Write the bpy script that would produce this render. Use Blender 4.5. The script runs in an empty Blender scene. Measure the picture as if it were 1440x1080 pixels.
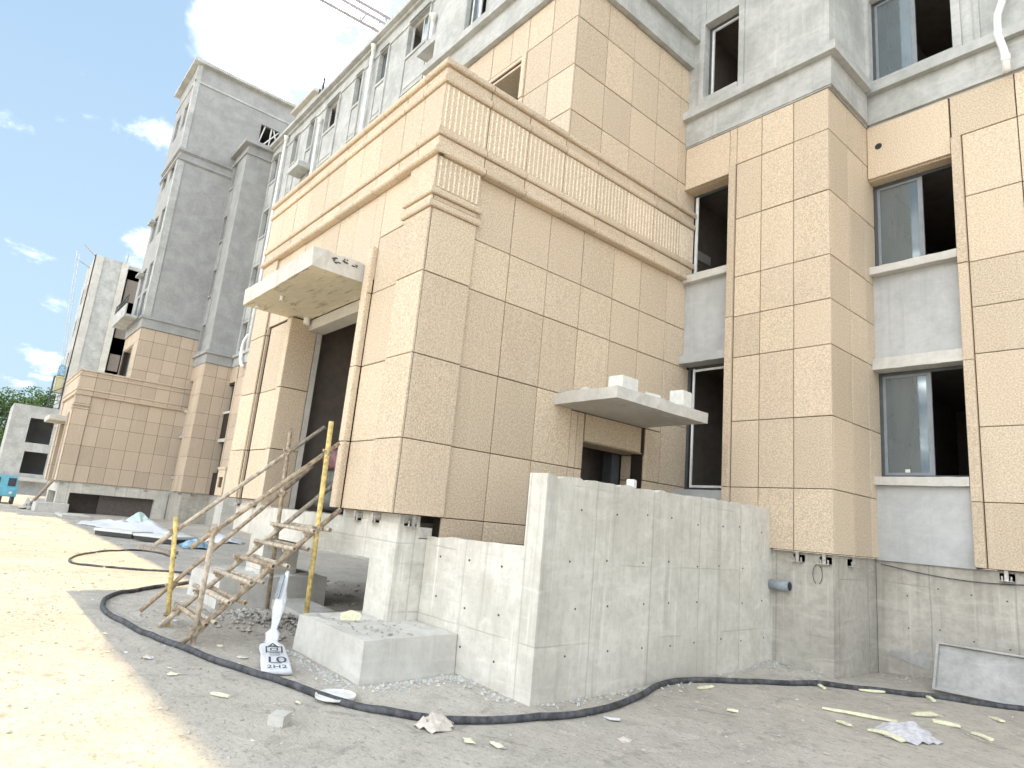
import bpy, bmesh, math, random
from mathutils import Vector, Matrix, noise

random.seed(7)
SC = bpy.context.scene
COL = SC.collection
rad = math.radians
G = -0.14                      # ground level

# ------------------------------------------------------------------ camera
cam_d = bpy.data.cameras.new("camera")
cam_d.sensor_width = 36.0
cam_d.lens = 906.33 / 1440 * 36.0
cam_d.clip_start = 0.05
cam_d.clip_end = 3000
cam = bpy.data.objects.new("camera", cam_d)
COL.objects.link(cam)
Rm = Matrix(((0.6467962, -0.10182471, -0.7558349),
             (0.75715336, 0.20464014, 0.62035571),
             (0.09150662, -0.97352665, 0.20945739)))
M = Matrix.Identity(4)
for r in range(3):
    M[r][0] = Rm[r][0]
    M[r][1] = -Rm[r][1]
    M[r][2] = -Rm[r][2]
M[2][3] = 1.6
cam.matrix_world = M
SC.camera = cam

# ------------------------------------------------------------------ sun + sky
SUN_TO = Vector((-0.11, 0.29, 1.0)).normalized()      # towards the sun
sun_el = math.asin(SUN_TO.z)
sun_az = math.atan2(SUN_TO.x, SUN_TO.y)
sd = bpy.data.lights.new("sun", 'SUN')
sd.energy = 2.0
sd.angle = rad(0.53)
sd.color = (1.0, 0.80, 0.45)
sun = bpy.data.objects.new("sun", sd)
COL.objects.link(sun)
sun.rotation_euler = SUN_TO.to_track_quat('Z', 'Y').to_euler()
sun.location = (0, 0, 60)

world = bpy.data.worlds.new("World")
SC.world = world
world.use_nodes = True
wn = world.node_tree
wn.nodes.clear()


def N(tree, kind, **kw):
    n = tree.nodes.new(kind)
    for k, v in kw.items():
        if k in n.inputs.keys() if isinstance(k, str) else False:
            n.inputs[k].default_value = v
        else:
            setattr(n, k, v)
    return n


def mathn(t, op, a, b=None, c=None, clamp=False):
    n = t.nodes.new('ShaderNodeMath')
    n.operation = op
    n.use_clamp = clamp
    for i, v in enumerate((a, b, c)):
        if v is None:
            continue
        if isinstance(v, (int, float)):
            n.inputs[i].default_value = v
        else:
            t.links.new(v, n.inputs[i])
    return n.outputs[0]


def vmath(t, op, a, b=None):
    n = t.nodes.new('ShaderNodeVectorMath')
    n.operation = op
    for i, v in enumerate((a, b)):
        if v is None:
            continue
        if isinstance(v, tuple):
            n.inputs[i].default_value = v
        else:
            t.links.new(v, n.inputs[i])
    return n


def mapr(t, v, a, b, c=0.0, d=1.0):
    n = t.nodes.new('ShaderNodeMapRange')
    n.interpolation_type = 'SMOOTHSTEP'
    t.links.new(v, n.inputs[0])
    for i, x in enumerate((a, b, c, d)):
        n.inputs[i + 1].default_value = x
    return n.outputs[0]


def mixc(t, f, a, b, mode='MIX'):
    n = t.nodes.new('ShaderNodeMix')
    n.data_type = 'RGBA'
    n.blend_type = mode
    for sock, v in ((n.inputs[0], f), (n.inputs[6], a), (n.inputs[7], b)):
        if isinstance(v, (int, float)):
            sock.default_value = v
        elif isinstance(v, tuple):
            sock.default_value = (*v, 1.0) if len(v) == 3 else v
        else:
            t.links.new(v, sock)
    return n.outputs[2]


def noisen(t, vec, scale, detail=4.0, rough=0.55, dist=0.0):
    n = t.nodes.new('ShaderNodeTexNoise')
    n.inputs['Scale'].default_value = scale
    n.inputs['Detail'].default_value = detail
    n.inputs['Roughness'].default_value = rough
    n.inputs['Distortion'].default_value = dist
    if vec is not None:
        t.links.new(vec, n.inputs['Vector'])
    return n.outputs['Fac']


sky = wn.nodes.new('ShaderNodeTexSky')
sky.sky_type = 'NISHITA'
sky.sun_disc = False
sky.sun_elevation = sun_el
sky.sun_rotation = sun_az
sky.air_density = 1.3
sky.dust_density = 0.6
sky.ozone_density = 1.0
tc = wn.nodes.new('ShaderNodeTexCoord')
dirv = tc.outputs['Generated']
sep = wn.nodes.new('ShaderNodeSeparateXYZ')
wn.links.new(dirv, sep.inputs[0])
zc = mathn(wn, 'ADD', mathn(wn, 'MAXIMUM', sep.outputs[2], 0.0), 0.30)
cmb = wn.nodes.new('ShaderNodeCombineXYZ')
wn.links.new(mathn(wn, 'DIVIDE', sep.outputs[0], zc), cmb.inputs[0])
wn.links.new(mathn(wn, 'DIVIDE', sep.outputs[1], zc), cmb.inputs[1])
n1 = noisen(wn, vmath(wn, 'ADD', cmb.outputs[0], (3.1, 1.7, 0.0)).outputs[0], 4.0, 8.0, 0.60, 0.12)
n2 = noisen(wn, vmath(wn, 'ADD', cmb.outputs[0], (9.4, 5.2, 2.0)).outputs[0], 0.9, 3.0, 0.5)


def blob(direction, r0, r1, w):
    d = vmath(wn, 'DISTANCE', dirv, tuple(Vector(direction).normalized())).outputs[1]
    return mapr(wn, d, r0, r1, w, 0.0)


acc = mathn(wn, 'ADD', mathn(wn, 'MULTIPLY', mathn(wn, 'SUBTRACT', n1, 0.5), 2.1), mathn(wn, 'MULTIPLY', mathn(wn, 'SUBTRACT', n2, 0.42), 0.9))
CLOUD_PIX = [(410, 70, .06, .15, .55), (520, 90, .05, .20, .50), (320, 60, .03, .09, .36), (640, 40, .1, .3, .4),
             (225, 190, .0, .11, .42), (165, 60, .0, .09, .17), (205, 350, .0, .08, .55),
             (80, 440, .0, .05, .40), (50, 512, .0, .05, .30), (95, 140, .0, .07, .12), (80, 10, .0, .07, .06),
             (60, 220, .22, .55, -.50)]
for (u, v, r0, r1, w) in CLOUD_PIX:
    d = Rm @ Vector((u - 720, v - 540, 906.33))
    acc = mathn(wn, 'ADD', acc, blob(d, r0, r1, w))
cl = mapr(wn, acc, -0.08, 0.36)
shade = noisen(wn, cmb.outputs[0], 7.0, 6.0, 0.6)
ccol = mixc(wn, mapr(wn, shade, .42, .60), (3.1, 3.5, 3.7), (72.0, 72.0, 70.5))
thick = mapr(wn, acc, .02, .55)
ccol = mixc(wn, thick, (9.0, 9.4, 9.6), ccol)
skyc = mixc(wn, 1.0, sky.outputs[0], (0.60, 0.65, 0.66), 'MULTIPLY')
hz = mapr(wn, sep.outputs[2], -0.05, 0.75, 0.92, 0.50)
skyh = mixc(wn, hz, skyc, (2.15, 2.85, 3.45))
final = mixc(wn, cl, skyh, ccol)
bg = wn.nodes.new('ShaderNodeBackground')
bg.inputs['Strength'].default_value = 0.11
wn.links.new(final, bg.inputs['Color'])
wo = wn.nodes.new('ShaderNodeOutputWorld')
wn.links.new(bg.outputs[0], wo.inputs['Surface'])

SC.view_settings.view_transform = 'Standard'
SC.view_settings.look = 'None'
SC.view_settings.gamma = 1.0
SC.view_settings.use_curve_mapping = False
SC.view_settings.exposure = 1.38
SC.cycles.max_bounces = 10
SC.cycles.diffuse_bounces = 6

# ------------------------------------------------------------------ materials


def new_mat(name, rough=0.8):
    m = bpy.data.materials.new(name)
    m.use_nodes = True
    t = m.node_tree
    b = t.nodes['Principled BSDF']
    b.inputs['Roughness'].default_value = rough
    b.inputs['Specular IOR Level'].default_value = 0.3
    return m, t, b


def pos(t):
    return t.nodes.new('ShaderNodeNewGeometry').outputs['Position']


def scaled(t, vec, s):
    return vmath(t, 'MULTIPLY', vec, s).outputs[0]


def bump(t, b, h, strength, dist):
    n = t.nodes.new('ShaderNodeBump')
    n.inputs['Strength'].default_value = strength
    n.inputs['Distance'].default_value = dist
    t.links.new(h, n.inputs['Height'])
    t.links.new(n.outputs[0], b.inputs['Normal'])


def flat(name, c, rough=0.7, metal=0.0, var=0.12, scale=6.0, bmp=0.0):
    m, t, b = new_mat(name, rough)
    b.inputs['Metallic'].default_value = metal
    p = pos(t)
    f = noisen(t, p, scale, 5.0, 0.6)
    lo = tuple(x * (1 - var) for x in c)
    hi = tuple(min(1, x * (1 + var)) for x in c)
    t.links.new(mixc(t, mapr(t, f, .25, .75), lo, hi), b.inputs['Base Color'])
    if bmp:
        bump(t, b, noisen(t, p, scale * 6, 4.0, .6), bmp, 0.01)
    return m


def granite(name, base, tint=0.20):
    m, t, b = new_mat(name, 0.75)
    p = pos(t)
    oi = t.nodes.new('ShaderNodeObjectInfo')
    sp = noisen(t, p, 46.0, 3.0, 0.75)
    sp2 = noisen(t, p, 130.0, 2.0, 0.6)
    big = noisen(t, p, 1.3, 3.0, 0.5)
    dark = tuple(x * .70 for x in base)
    light = tuple(min(1, x * 1.24) for x in base)
    c = mixc(t, mapr(t, sp, .33, .67), dark, light)
    c = mixc(t, mapr(t, sp2, .62, .72, 0, .45), c, (.30, .21, .13))
    c = mixc(t, mapr(t, big, .3, .7, 0, .12), c, (.62, .50, .40))
    rnd = mathn(t, 'MULTIPLY_ADD', oi.outputs['Random'], tint, 1 - tint / 2)
    c = mixc(t, 1.0, c, rnd, 'MULTIPLY')
    rnd2 = mathn(t, 'FRACT', mathn(t, 'MULTIPLY', oi.outputs['Random'], 17.3))
    c = mixc(t, mathn(t, 'MULTIPLY', rnd2, .20), c, (.58, .45, .35))
    # dust streaks running down
    st = noisen(t, scaled(t, p, (9, 9, .7)), 1.0, 4.0, .6)
    c = mixc(t, mapr(t, st, .52, .8, 0, .30), c, (.66, .60, .50))
    st3 = noisen(t, vmath(t, 'ADD', scaled(t, p, (5, 5, .5)), (7, 1, 4)).outputs[0], 1.0, 4.0, .6)
    c = mixc(t, mapr(t, st3, .60, .8, 0, .22), c, tuple(x * .62 for x in base))
    t.links.new(c, b.inputs['Base Color'])
    bump(t, b, sp, .25, .004)
    return m


def concrete(name, lo, hi, streak=.35, board=False, blot=.3, stain=(.16, .14, .11), stainw=.35, soffit=False):
    m, t, b = new_mat(name, .88)
    p = pos(t)
    f = noisen(t, p, 1.1, 7.0, .65, .4)
    f2 = noisen(t, p, 9.0, 5.0, .7)
    c = mixc(t, mapr(t, f, .3, .7), lo, hi)
    c = mixc(t, mapr(t, f2, .35, .75, 0, blot), c, tuple(x * .72 for x in lo))
    st = noisen(t, scaled(t, p, (7, 7, .35)), 1.0, 5.0, .65)
    c = mixc(t, mapr(t, st, .52, .78, 0, streak), c, tuple(x * .62 for x in lo))
    st2 = noisen(t, vmath(t, 'ADD', scaled(t, p, (15, 15, .5)), (3, 9, 2)).outputs[0], 1.0, 4.0, .6)
    c = mixc(t, mapr(t, st2, .58, .8, 0, streak), c, tuple(min(1, x * 1.3) for x in hi))
    pit = noisen(t, p, 38.0, 2.0, .5)
    c = mixc(t, mapr(t, pit, .68, .76, 0, stainw), c, stain)
    tw = noisen(t, scaled(t, p, (1.3, 1.3, 6.0)), 1.0, 4.0, .65, .8)
    c = mixc(t, mapr(t, tw, .50, .72, 0, blot * .8), c, tuple(min(1, x * 1.16) for x in hi))
    h = f2
    if board:
        sx = t.nodes.new('ShaderNodeSeparateXYZ')
        t.links.new(p, sx.inputs[0])
        # shuttering seams: thin vertical lines every board width, horizontal lift lines
        along = mathn(t, 'ADD', sx.outputs[0], sx.outputs[1])
        wob = mathn(t, 'MULTIPLY', noisen(t, p, 2.0, 2.0), .03)
        u = mathn(t, 'FRACT', mathn(t, 'MULTIPLY', mathn(t, 'ADD', along, wob), 1 / 1.05))
        seam = mathn(t, 'LESS_THAN', mathn(t, 'ABSOLUTE', mathn(t, 'SUBTRACT', u, .5)), .010)
        v = mathn(t, 'FRACT', mathn(t, 'MULTIPLY', mathn(t, 'ADD', sx.outputs[2], wob), 1 / .83))
        seam2 = mathn(t, 'LESS_THAN', mathn(t, 'ABSOLUTE', mathn(t, 'SUBTRACT', v, .5)), .009)
        brk = mapr(t, noisen(t, p, .9, 2.0), .48, .60)
        s = mathn(t, 'MAXIMUM', mathn(t, 'MULTIPLY', seam, .38), mathn(t, 'MULTIPLY', mathn(t, 'MULTIPLY', seam2, brk), .45))
        c = mixc(t, s, c, tuple(x * .5 for x in lo))
        pid = t.nodes.new('ShaderNodeTexWhiteNoise')
        pid.noise_dimensions = '1D'
        t.links.new(mathn(t, 'FLOOR', mathn(t, 'ADD', mathn(t, 'MULTIPLY', mathn(t, 'ADD', along, wob), 1 / 1.05), .5)), pid.inputs[1])
        c = mixc(t, mathn(t, 'MULTIPLY', pid.outputs[0], .22), c, tuple(x * .78 for x in lo))
    if soffit:
        bl = noisen(t, scaled(t, p, (1.5, 9, 4)), 1.0, 4.0, .7)
        c = mixc(t, mapr(t, bl, .54, .66, 0, .7), c, (.25, .215, .165))
    t.links.new(c, b.inputs['Base Color'])
    bump(t, b, h, .5, .012)
    return m


MAT = {}
MAT['stone'] = granite('beige_granite', (.585, .48, .355))
MAT['stone_far'] = granite('pinkish_granite', (.515, .42, .32), .2)
MAT['stone_light'] = granite('beige_granite_groove', (.82, .72, .56))
MAT['backing'] = flat('joint_backing', (.035, .026, .02), .9)
MAT['raw'] = concrete('raw_concrete', (.54, .515, .455), (.70, .675, .615), .7, True, .45)
MAT['rawpale'] = concrete('pale_raw_concrete', (.50, .48, .44), (.62, .60, .56), .35, False, .35)
MAT['soffit'] = concrete('bounce_tinted_board_concrete', (.58, .53, .41), (.68, .63, .50), .2, False, .3, soffit=True)  # cream base paints in warm ground bounce; blotches are board marks
MAT['plaster'] = concrete('grey_plaster', (.36, .365, .35), (.54, .545, .53), .4, False, .35, (.30, .30, .29), .2)
MAT['plaster_dark'] = concrete('weathered_plaster', (.31, .31, .305), (.40, .40, .395), .22, False, .25, (.2, .2, .19), .2)
MAT['spandrel'] = concrete('smooth_cement', (.40, .405, .405), (.52, .525, .525), .25, False, .25, (.25, .25, .25), .1)
MAT['plinth'] = concrete('stained_concrete', (.38, .355, .31), (.56, .53, .475), .75, True, .5, (.14, .12, .10), .45)
MAT['interior'] = flat('dark_interior', (.20, .175, .155), .95)  # base kept dark to paint in the gloom of unlit rooms
MAT['sash'] = flat('grey_sash', (.24, .26, .28), .6, 0, .1)
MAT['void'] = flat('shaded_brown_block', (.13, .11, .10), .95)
MAT['oldsteel'] = concrete('cement_crusted_steel', (.33, .325, .31), (.47, .465, .45), .2, False, .5)
MAT['frame'] = flat('grey_window_frame', (.09, .10, .11), .45, 0.3)
MAT['frame_white'] = flat('white_window_frame', (.72, .72, .72), .5)
MAT['pvc'] = flat('white_pvc', (.80, .80, .78), .35, 0, .06)
MAT['steel'] = flat('galvanised_steel', (.50, .48, .45), .45, .5, .3, 20)
MAT['rust'] = flat('rusty_scaffold_tube', (.37, .295, .215), .65, .08, .5, 14, .3)
MAT['rustpale'] = flat('dusty_scaffold_tube', (.48, .41, .325), .7, .05, .4, 14, .3)
MAT['yellow'] = flat('yellow_painted_tube', (.62, .48, .19), .65, 0, .4, 16)
MAT['rubber'] = flat('black_rubber', (.075, .076, .082), .75, 0, .6, 12)
MAT['greypipe'] = flat('grey_plastic_pipe', (.27, .30, .33), .4, 0, .2, 10)
MAT['pipehole'] = flat('pipe_bore_shade', (.03, .03, .035), .7)  # near-black paints in the shade inside pipe ends and holes
MAT['bag'] = flat('white_plastic_film', (.72, .74, .78), .35, 0, .1, 20)
MAT['ink'] = flat('black_print', (.06, .065, .08), .6)
MAT['foam'] = flat('yellow_foam', (.74, .72, .52), .8, 0, .12, 30)
MAT['white'] = flat('white_block', (.70, .70, .67), .8, 0, .1, 14, .2)
MAT['paper'] = flat('grey_paper_sack', (.55, .54, .56), .8, 0, .2, 18)
MAT['card'] = flat('torn_cardboard', (.58, .52, .46), .85, 0, .2, 14)
MAT['blue'] = flat('blue_truck_paint', (.16, .45, .58), .4, 0, .12, 5)
MAT['darkglass'] = flat('dark_truck_glass', (.05, .06, .07), .15)
MAT['bluefilm'] = flat('blue_packaging', (.26, .40, .52), .5, 0, .4, 5)
MAT['sackred'] = flat('red_woven_sack', (.22, .12, .14), .85, 0, .4, 12)
MAT['sackgreen'] = flat('grey_green_woven_sack', (.13, .14, .13), .85, 0, .35, 12)
MAT['sheetgreen'] = flat('pale_green_film', (.50, .62, .58), .4, 0, .15, 5)
MAT['wood'] = flat('weathered_wood', (.36, .29, .23), .8, 0, .3, 9)
MAT['rail'] = flat('dark_rail', (.05, .05, .05), .5)
MAT['craneblue'] = flat('faded_crane_paint', (.34, .34, .42), .5, .1, .15, 3)
MAT['hoistyellow'] = flat('hoist_yellow', (.56, .52, .34), .5)

# glass
m, t, b = new_mat('window_glass', .03)
out = t.nodes['Material Output']
gl = t.nodes.new('ShaderNodeBsdfGlossy')
gl.inputs['Roughness'].default_value = .04
gl.inputs['Color'].default_value = (.75, .85, .9, 1)
tr = t.nodes.new('ShaderNodeBsdfTransparent')
tr.inputs['Color'].default_value = (.55, .60, .62, 1)
df = t.nodes.new('ShaderNodeBsdfDiffuse')
p_ = pos(t)
t.links.new(mixc(t, noisen(t, scaled(t, p_, (6, 6, 1)), 1.0, 4), (.13, .155, .17), (.22, .25, .265)), df.inputs['Color'])
mx0 = t.nodes.new('ShaderNodeMixShader')
mx0.inputs[0].default_value = .62
t.links.new(tr.outputs[0], mx0.inputs[1])
t.links.new(df.outputs[0], mx0.inputs[2])
lw = t.nodes.new('ShaderNodeFresnel')
lw.inputs['IOR'].default_value = 1.5
mx = t.nodes.new('ShaderNodeMixShader')
t.links.new(mathn(t, 'ADD', mathn(t, 'MULTIPLY', lw.outputs[0], .9), .10), mx.inputs[0])
t.links.new(mx0.outputs[0], mx.inputs[1])
t.links.new(gl.outputs[0], mx.inputs[2])
t.links.new(mx.outputs[0], out.inputs['Surface'])
MAT['glass'] = m

# ground
m, t, b = new_mat('dusty_ground', .95)
p = pos(t)
g1 = noisen(t, p, .35, 6, .6, .5)
g2 = noisen(t, p, 3.0, 7, .7, .6)
g3 = noisen(t, p, 28.0, 4, .7)
tr_ = noisen(t, scaled(t, p, (.5, 5.5, 1)), 1.0, 5, .65, .5)
c = mixc(t, mapr(t, g1, .35, .65), (.42, .385, .335), (.53, .49, .43))
c = mixc(t, mapr(t, g2, .42, .68, 0, .55), c, (.33, .305, .27))
c = mixc(t, mapr(t, tr_, .50, .72, 0, .35), c, (.54, .50, .44))
c = mixc(t, mapr(t, noisen(t, scaled(t, p, (4.0, 7, 1)), 1.0, 6, .7, 1.2), .52, .68, 0, .4), c, (.30, .275, .245))
c = mixc(t, mapr(t, noisen(t, p, 9.0, 6, .75, 1.0), .52, .68, 0, .55), c, (.60, .57, .53))
c = mixc(t, mapr(t, g3, .58, .72, 0, .65), c, (.62, .59, .55))
c = mixc(t, mapr(t, noisen(t, scaled(t, p, (13, 21, 13)), 1.0, 6, .75), .53, .66, 0, .72), c, (.255, .222, .18))
c = mixc(t, mapr(t, noisen(t, p, 55, 2, .5), .66, .75, 0, .6), c, (.17, .155, .14))
crk = t.nodes.new('ShaderNodeTexVoronoi')
crk.feature = 'DISTANCE_TO_EDGE'
crk.inputs['Scale'].default_value = .42
t.links.new(vmath(t, 'ADD', p, scaled(t, t.nodes.new('ShaderNodeTexNoise').outputs['Color'], (0, 0, 0))).outputs[0], crk.inputs['Vector'])
cr = mathn(t, 'MULTIPLY', mathn(t, 'LESS_THAN', crk.outputs['Distance'], .012), mapr(t, g2, .45, .6))
c = mixc(t, mathn(t, 'MULTIPLY', cr, .35), c, (.2, .18, .16))
t.links.new(c, b.inputs['Base Color'])
hsum = mathn(t, 'ADD', mathn(t, 'MULTIPLY', g3, .5), g2)
bump(t, b, hsum, .9, .03)
MAT['ground'] = m
MAT['rubble'] = concrete('grey_rubble', (.34, .32, .29), (.52, .50, .46), .1, False, .4)
# leaves
m, t, b = new_mat('leaves', .6)
oi = noisen(t, pos(t), 1.6, 3)
t.links.new(mixc(t, mapr(t, oi, .35, .65), (.045, .10, .03), (.10, .17, .055)), b.inputs['Base Color'])
MAT['leaf'] = m
MAT['bark'] = flat('bark', (.12, .09, .07), .9)

# ------------------------------------------------------------------ mesh helpers
ORIGIN = {}


class MB:
    def __init__(s):
        s.v = []
        s.f = []
        s.m = []

    def add(s, vs, fs, mi=0):
        o = len(s.v)
        s.v += [tuple(q) for q in vs]
        s.f += [tuple(i + o for i in f) for f in fs]
        s.m += [mi] * len(fs)
        return s

    def box(s, x0, x1, y0, y1, z0, z1, mi=0):
        vs = [(x0, y0, z0), (x1, y0, z0), (x1, y1, z0), (x0, y1, z0), (x0, y0, z1), (x1, y0, z1), (x1, y1, z1), (x0, y1, z1)]
        return s.add(vs, [(0, 3, 2, 1), (4, 5, 6, 7), (0, 1, 5, 4), (1, 2, 6, 5), (2, 3, 7, 6), (3, 0, 4, 7)], mi)

    def hexa(s, bot, top, mi=0):
        return s.add(list(bot) + list(top), [(0, 3, 2, 1), (4, 5, 6, 7), (0, 1, 5, 4), (1, 2, 6, 5), (2, 3, 7, 6), (3, 0, 4, 7)], mi)

    def tube(s, pts, r, n=10, mi=0, cap=True, r2=None):
        pts = [Vector(q) for q in pts]
        k = len(pts)
        vs = []
        up = None
        for i, q in enumerate(pts):
            d = (pts[min(i + 1, k - 1)] - pts[max(i - 1, 0)]).normalized()
            if up is None:
                up = Vector((0, 0, 1)) if abs(d.z) < .9 else Vector((0, 1, 0))
            a = d.cross(up).normalized()
            bb = a.cross(d).normalized()
            up = bb
            rr = r if r2 is None else r + (r2 - r) * i / max(1, k - 1)
            for j in range(n):
                an = 2 * math.pi * j / n
                vs.append(q + a * math.cos(an) * rr + bb * math.sin(an) * rr)
        fs = []
        for i in range(k - 1):
            for j in range(n):
                fs.append((i * n + j, i * n + (j + 1) % n, (i + 1) * n + (j + 1) % n, (i + 1) * n + j))
        if cap:
            fs.append(tuple(range(n))[::-1])
            fs.append(tuple((k - 1) * n + j for j in range(n)))
        return s.add(vs, fs, mi)

    def pipe(s, a, bq, r, wall=.006, n=12, mi=0):
        """open-ended hollow tube"""
        a, bq = Vector(a), Vector(bq)
        d = (bq - a).normalized()
        up = Vector((0, 0, 1)) if abs(d.z) < .9 else Vector((0, 1, 0))
        e1 = d.cross(up).normalized()
        e2 = e1.cross(d)
        vs = []
        for q, rr in ((a, r), (bq, r), (bq, r - wall), (bq - d * min(.2, (bq - a).length * .4), r - wall), (a, r - wall), (a + d * min(.2, (bq - a).length * .4), r - wall)):
            for j in range(n):
                an = 2 * math.pi * j / n
                vs.append(q + e1 * math.cos(an) * rr + e2 * math.sin(an) * rr)
        fs = []

        def ring(i, k):
            for j in range(n):
                fs.append((i * n + j, i * n + (j + 1) % n, k * n + (j + 1) % n, k * n + j))
        ring(0, 1)
        ring(1, 2)
        ring(2, 3)
        fs.append(tuple(3 * n + j for j in range(n)))
        ring(4, 0)
        ring(5, 4)
        fs.append(tuple(5 * n + j for j in range(n))[::-1])
        return s.add(vs, fs, mi)

    def grid_wall(s, axis, c0, c1, us, vs_, holes, mi=0):
        """wall slab between c0 (outer) and c1 (inner) with rectangular holes; axis 'y' (u=x) or 'x' (u=y)"""
        U = sorted(set([us[0], us[1]] + [min(max(h[i], us[0]), us[1]) for h in holes for i in (0, 1)]))
        V = sorted(set([vs_[0], vs_[1]] + [min(max(h[i], vs_[0]), vs_[1]) for h in holes for i in (2, 3)]))

        def solid(i, j):
            if i < 0 or j < 0 or i >= len(U) - 1 or j >= len(V) - 1:
                return False
            cu, cv = (U[i] + U[i + 1]) / 2, (V[j] + V[j + 1]) / 2
            return not any(h[0] < cu < h[1] and h[2] < cv < h[3] for h in holes)

        def p(u, c, v):
            return (u, c, v) if axis == 'y' else (c, u, v)
        for i in range(len(U) - 1):
            for j in range(len(V) - 1):
                if not solid(i, j):
                    continue
                a, bq, c, d = U[i], U[i + 1], V[j], V[j + 1]
                s.add([p(a, c0, c), p(bq, c0, c), p(bq, c0, d), p(a, c0, d)], [(0, 1, 2, 3)], mi)
                s.add([p(a, c1, c), p(bq, c1, c), p(bq, c1, d), p(a, c1, d)], [(3, 2, 1, 0)], mi)
                if not solid(i - 1, j):
                    s.add([p(a, c0, c), p(a, c0, d), p(a, c1, d), p(a, c1, c)], [(0, 1, 2, 3)], mi)
                if not solid(i + 1, j):
                    s.add([p(bq, c0, c), p(bq, c1, c), p(bq, c1, d), p(bq, c0, d)], [(0, 1, 2, 3)], mi)
                if not solid(i, j - 1):
                    s.add([p(a, c0, c), p(a, c1, c), p(bq, c1, c), p(bq, c0, c)], [(0, 1, 2, 3)], mi)
                if not solid(i, j + 1):
                    s.add([p(a, c0, d), p(bq, c0, d), p(bq, c1, d), p(a, c1, d)], [(0, 1, 2, 3)], mi)
        return s

    def room(s, x0, x1, y0, y1, z0, z1, face='y', mi=0):
        """open-fronted dark box; front open at y0 (face y) or at x1 (face x)"""
        vs = [(x0, y0, z0), (x1, y0, z0), (x1, y1, z0), (x0, y1, z0), (x0, y0, z1), (x1, y0, z1), (x1, y1, z1), (x0, y1, z1)]
        fs = [(0, 1, 2, 3), (4, 7, 6, 5), (0, 4, 5, 1), (1, 5, 6, 2), (2, 6, 7, 3), (3, 7, 4, 0)]
        fs.pop(2 if face == 'y' else 3)
        return s.add(vs, fs, mi)

    def mesh(s, name, mats, origin=(0, 0, 0), smooth=False):
        me = bpy.data.meshes.new(name)
        o = Vector(origin)
        me.from_pydata([tuple(Vector(q) - o) for q in s.v], [], s.f)
        for k in mats:
            me.materials.append(MAT[k])
        for i, pl in enumerate(me.polygons):
            pl.material_index = min(s.m[i], len(mats) - 1)
            pl.use_smooth = smooth
        me.update()
        return me

    def obj(s, name, mats, parent=None, smooth=False, origin=None, fix=True):
        if isinstance(mats, str):
            mats = [mats]
        if origin is None:
            xs, ys, zs = zip(*s.v)
            origin = ((min(xs) + max(xs)) / 2, (min(ys) + max(ys)) / 2, min(zs))
        me = s.mesh(name, mats, origin, smooth)
        if fix:
            bm = bmesh.new()
            bm.from_mesh(me)
            bmesh.ops.remove_doubles(bm, verts=bm.verts, dist=1e-5)
            bmesh.ops.recalc_face_normals(bm, faces=bm.faces)
            bm.to_mesh(me)
            bm.free()
        return place(name, me, origin, parent)


def place(name, data, origin, parent=None):
    o = bpy.data.objects.new(name, data)
    COL.objects.link(o)
    ORIGIN[o.name] = Vector(origin)
    if parent is not None:
        o.parent = parent
        o.location = Vector(origin) - ORIGIN[parent.name]
    else:
        o.location = origin
    return o


def tag(o, label, cat, group=None):
    o['label'] = label
    o['category'] = cat
    if group:
        o['group'] = group
    return o


def thing(name, label, cat, loc, group=None):
    return tag(place(name, None, loc), label, cat, group)


# ------------------------------------------------------------------ stone pieces (shared meshes)
MESHES = {}
GAP = .0135


def panel_mesh(w, h, t, mat='stone', flutes=0):
    key = ('p', round(w, 2), round(h, 2), t, mat, flutes)
    if key in MESHES:
        return MESHES[key]
    c = .006
    a, d = round(w, 2) / 2 - GAP / 2, round(h, 2) / 2 - GAP / 2
    mb = MB()
    vs = [(-a, t, -d), (a, t, -d), (a, t, d), (-a, t, d), (-a, c, -d), (a, c, -d), (a, c, d), (-a, c, d),
          (-a + c, 0, -d + c), (a - c, 0, -d + c), (a - c, 0, d - c), (-a + c, 0, d - c)]
    fs = [(8, 9, 10, 11), (4, 5, 9, 8), (5, 6, 10, 9), (6, 7, 11, 10), (7, 4, 8, 11), (0, 1, 5, 4), (1, 2, 6, 5), (2, 3, 7, 6), (3, 0, 4, 7)]
    mb.add(vs, fs, 0)
    for k in range(flutes):
        xc = -a + (k + .5) * 2 * a / flutes
        w2 = .013
        mb.add([(xc - w2, .001, -d + .012), (xc + w2, .001, -d + .012), (xc + w2, .001, d - .012), (xc - w2, .001, d - .012),
                (xc - w2 * .6, -.011, -d + .014), (xc + w2 * .6, -.011, -d + .014), (xc + w2 * .6, -.011, d - .014), (xc - w2 * .6, -.011, d - .014)],
               [(4, 5, 6, 7), (0, 1, 5, 4), (1, 2, 6, 5), (2, 3, 7, 6), (3, 0, 4, 7)], 1)
    me = mb.mesh('stone_panel', [mat, 'stone_light'])
    MESHES[key] = me
    return me


ROT = {'F': 0.0, 'S': math.pi / 2, 'L': -math.pi / 2, 'B': math.pi}


STONE = 'stone'


def panel(parent, facing, plane, u0, u1, z0, z1, t=.03, flutes=0, name='stone_panel', mat=None):
    mat = mat or STONE
    if u1 - u0 < .03 or z1 - z0 < .03:
        return
    me = panel_mesh(u1 - u0, z1 - z0, t, mat, flutes)
    j = random.uniform(-.004, .004)
    uc, zc_ = (u0 + u1) / 2, (z0 + z1) / 2
    if facing == 'F':
        o = (uc, plane + j, zc_)
    else:
        o = (plane + j, uc, zc_)
    ob = place(name, me, o, parent)
    ob.rotation_euler = (random.uniform(-.0025, .0025), 0, ROT[facing] + random.uniform(-.003, .003))
    return ob


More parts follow.
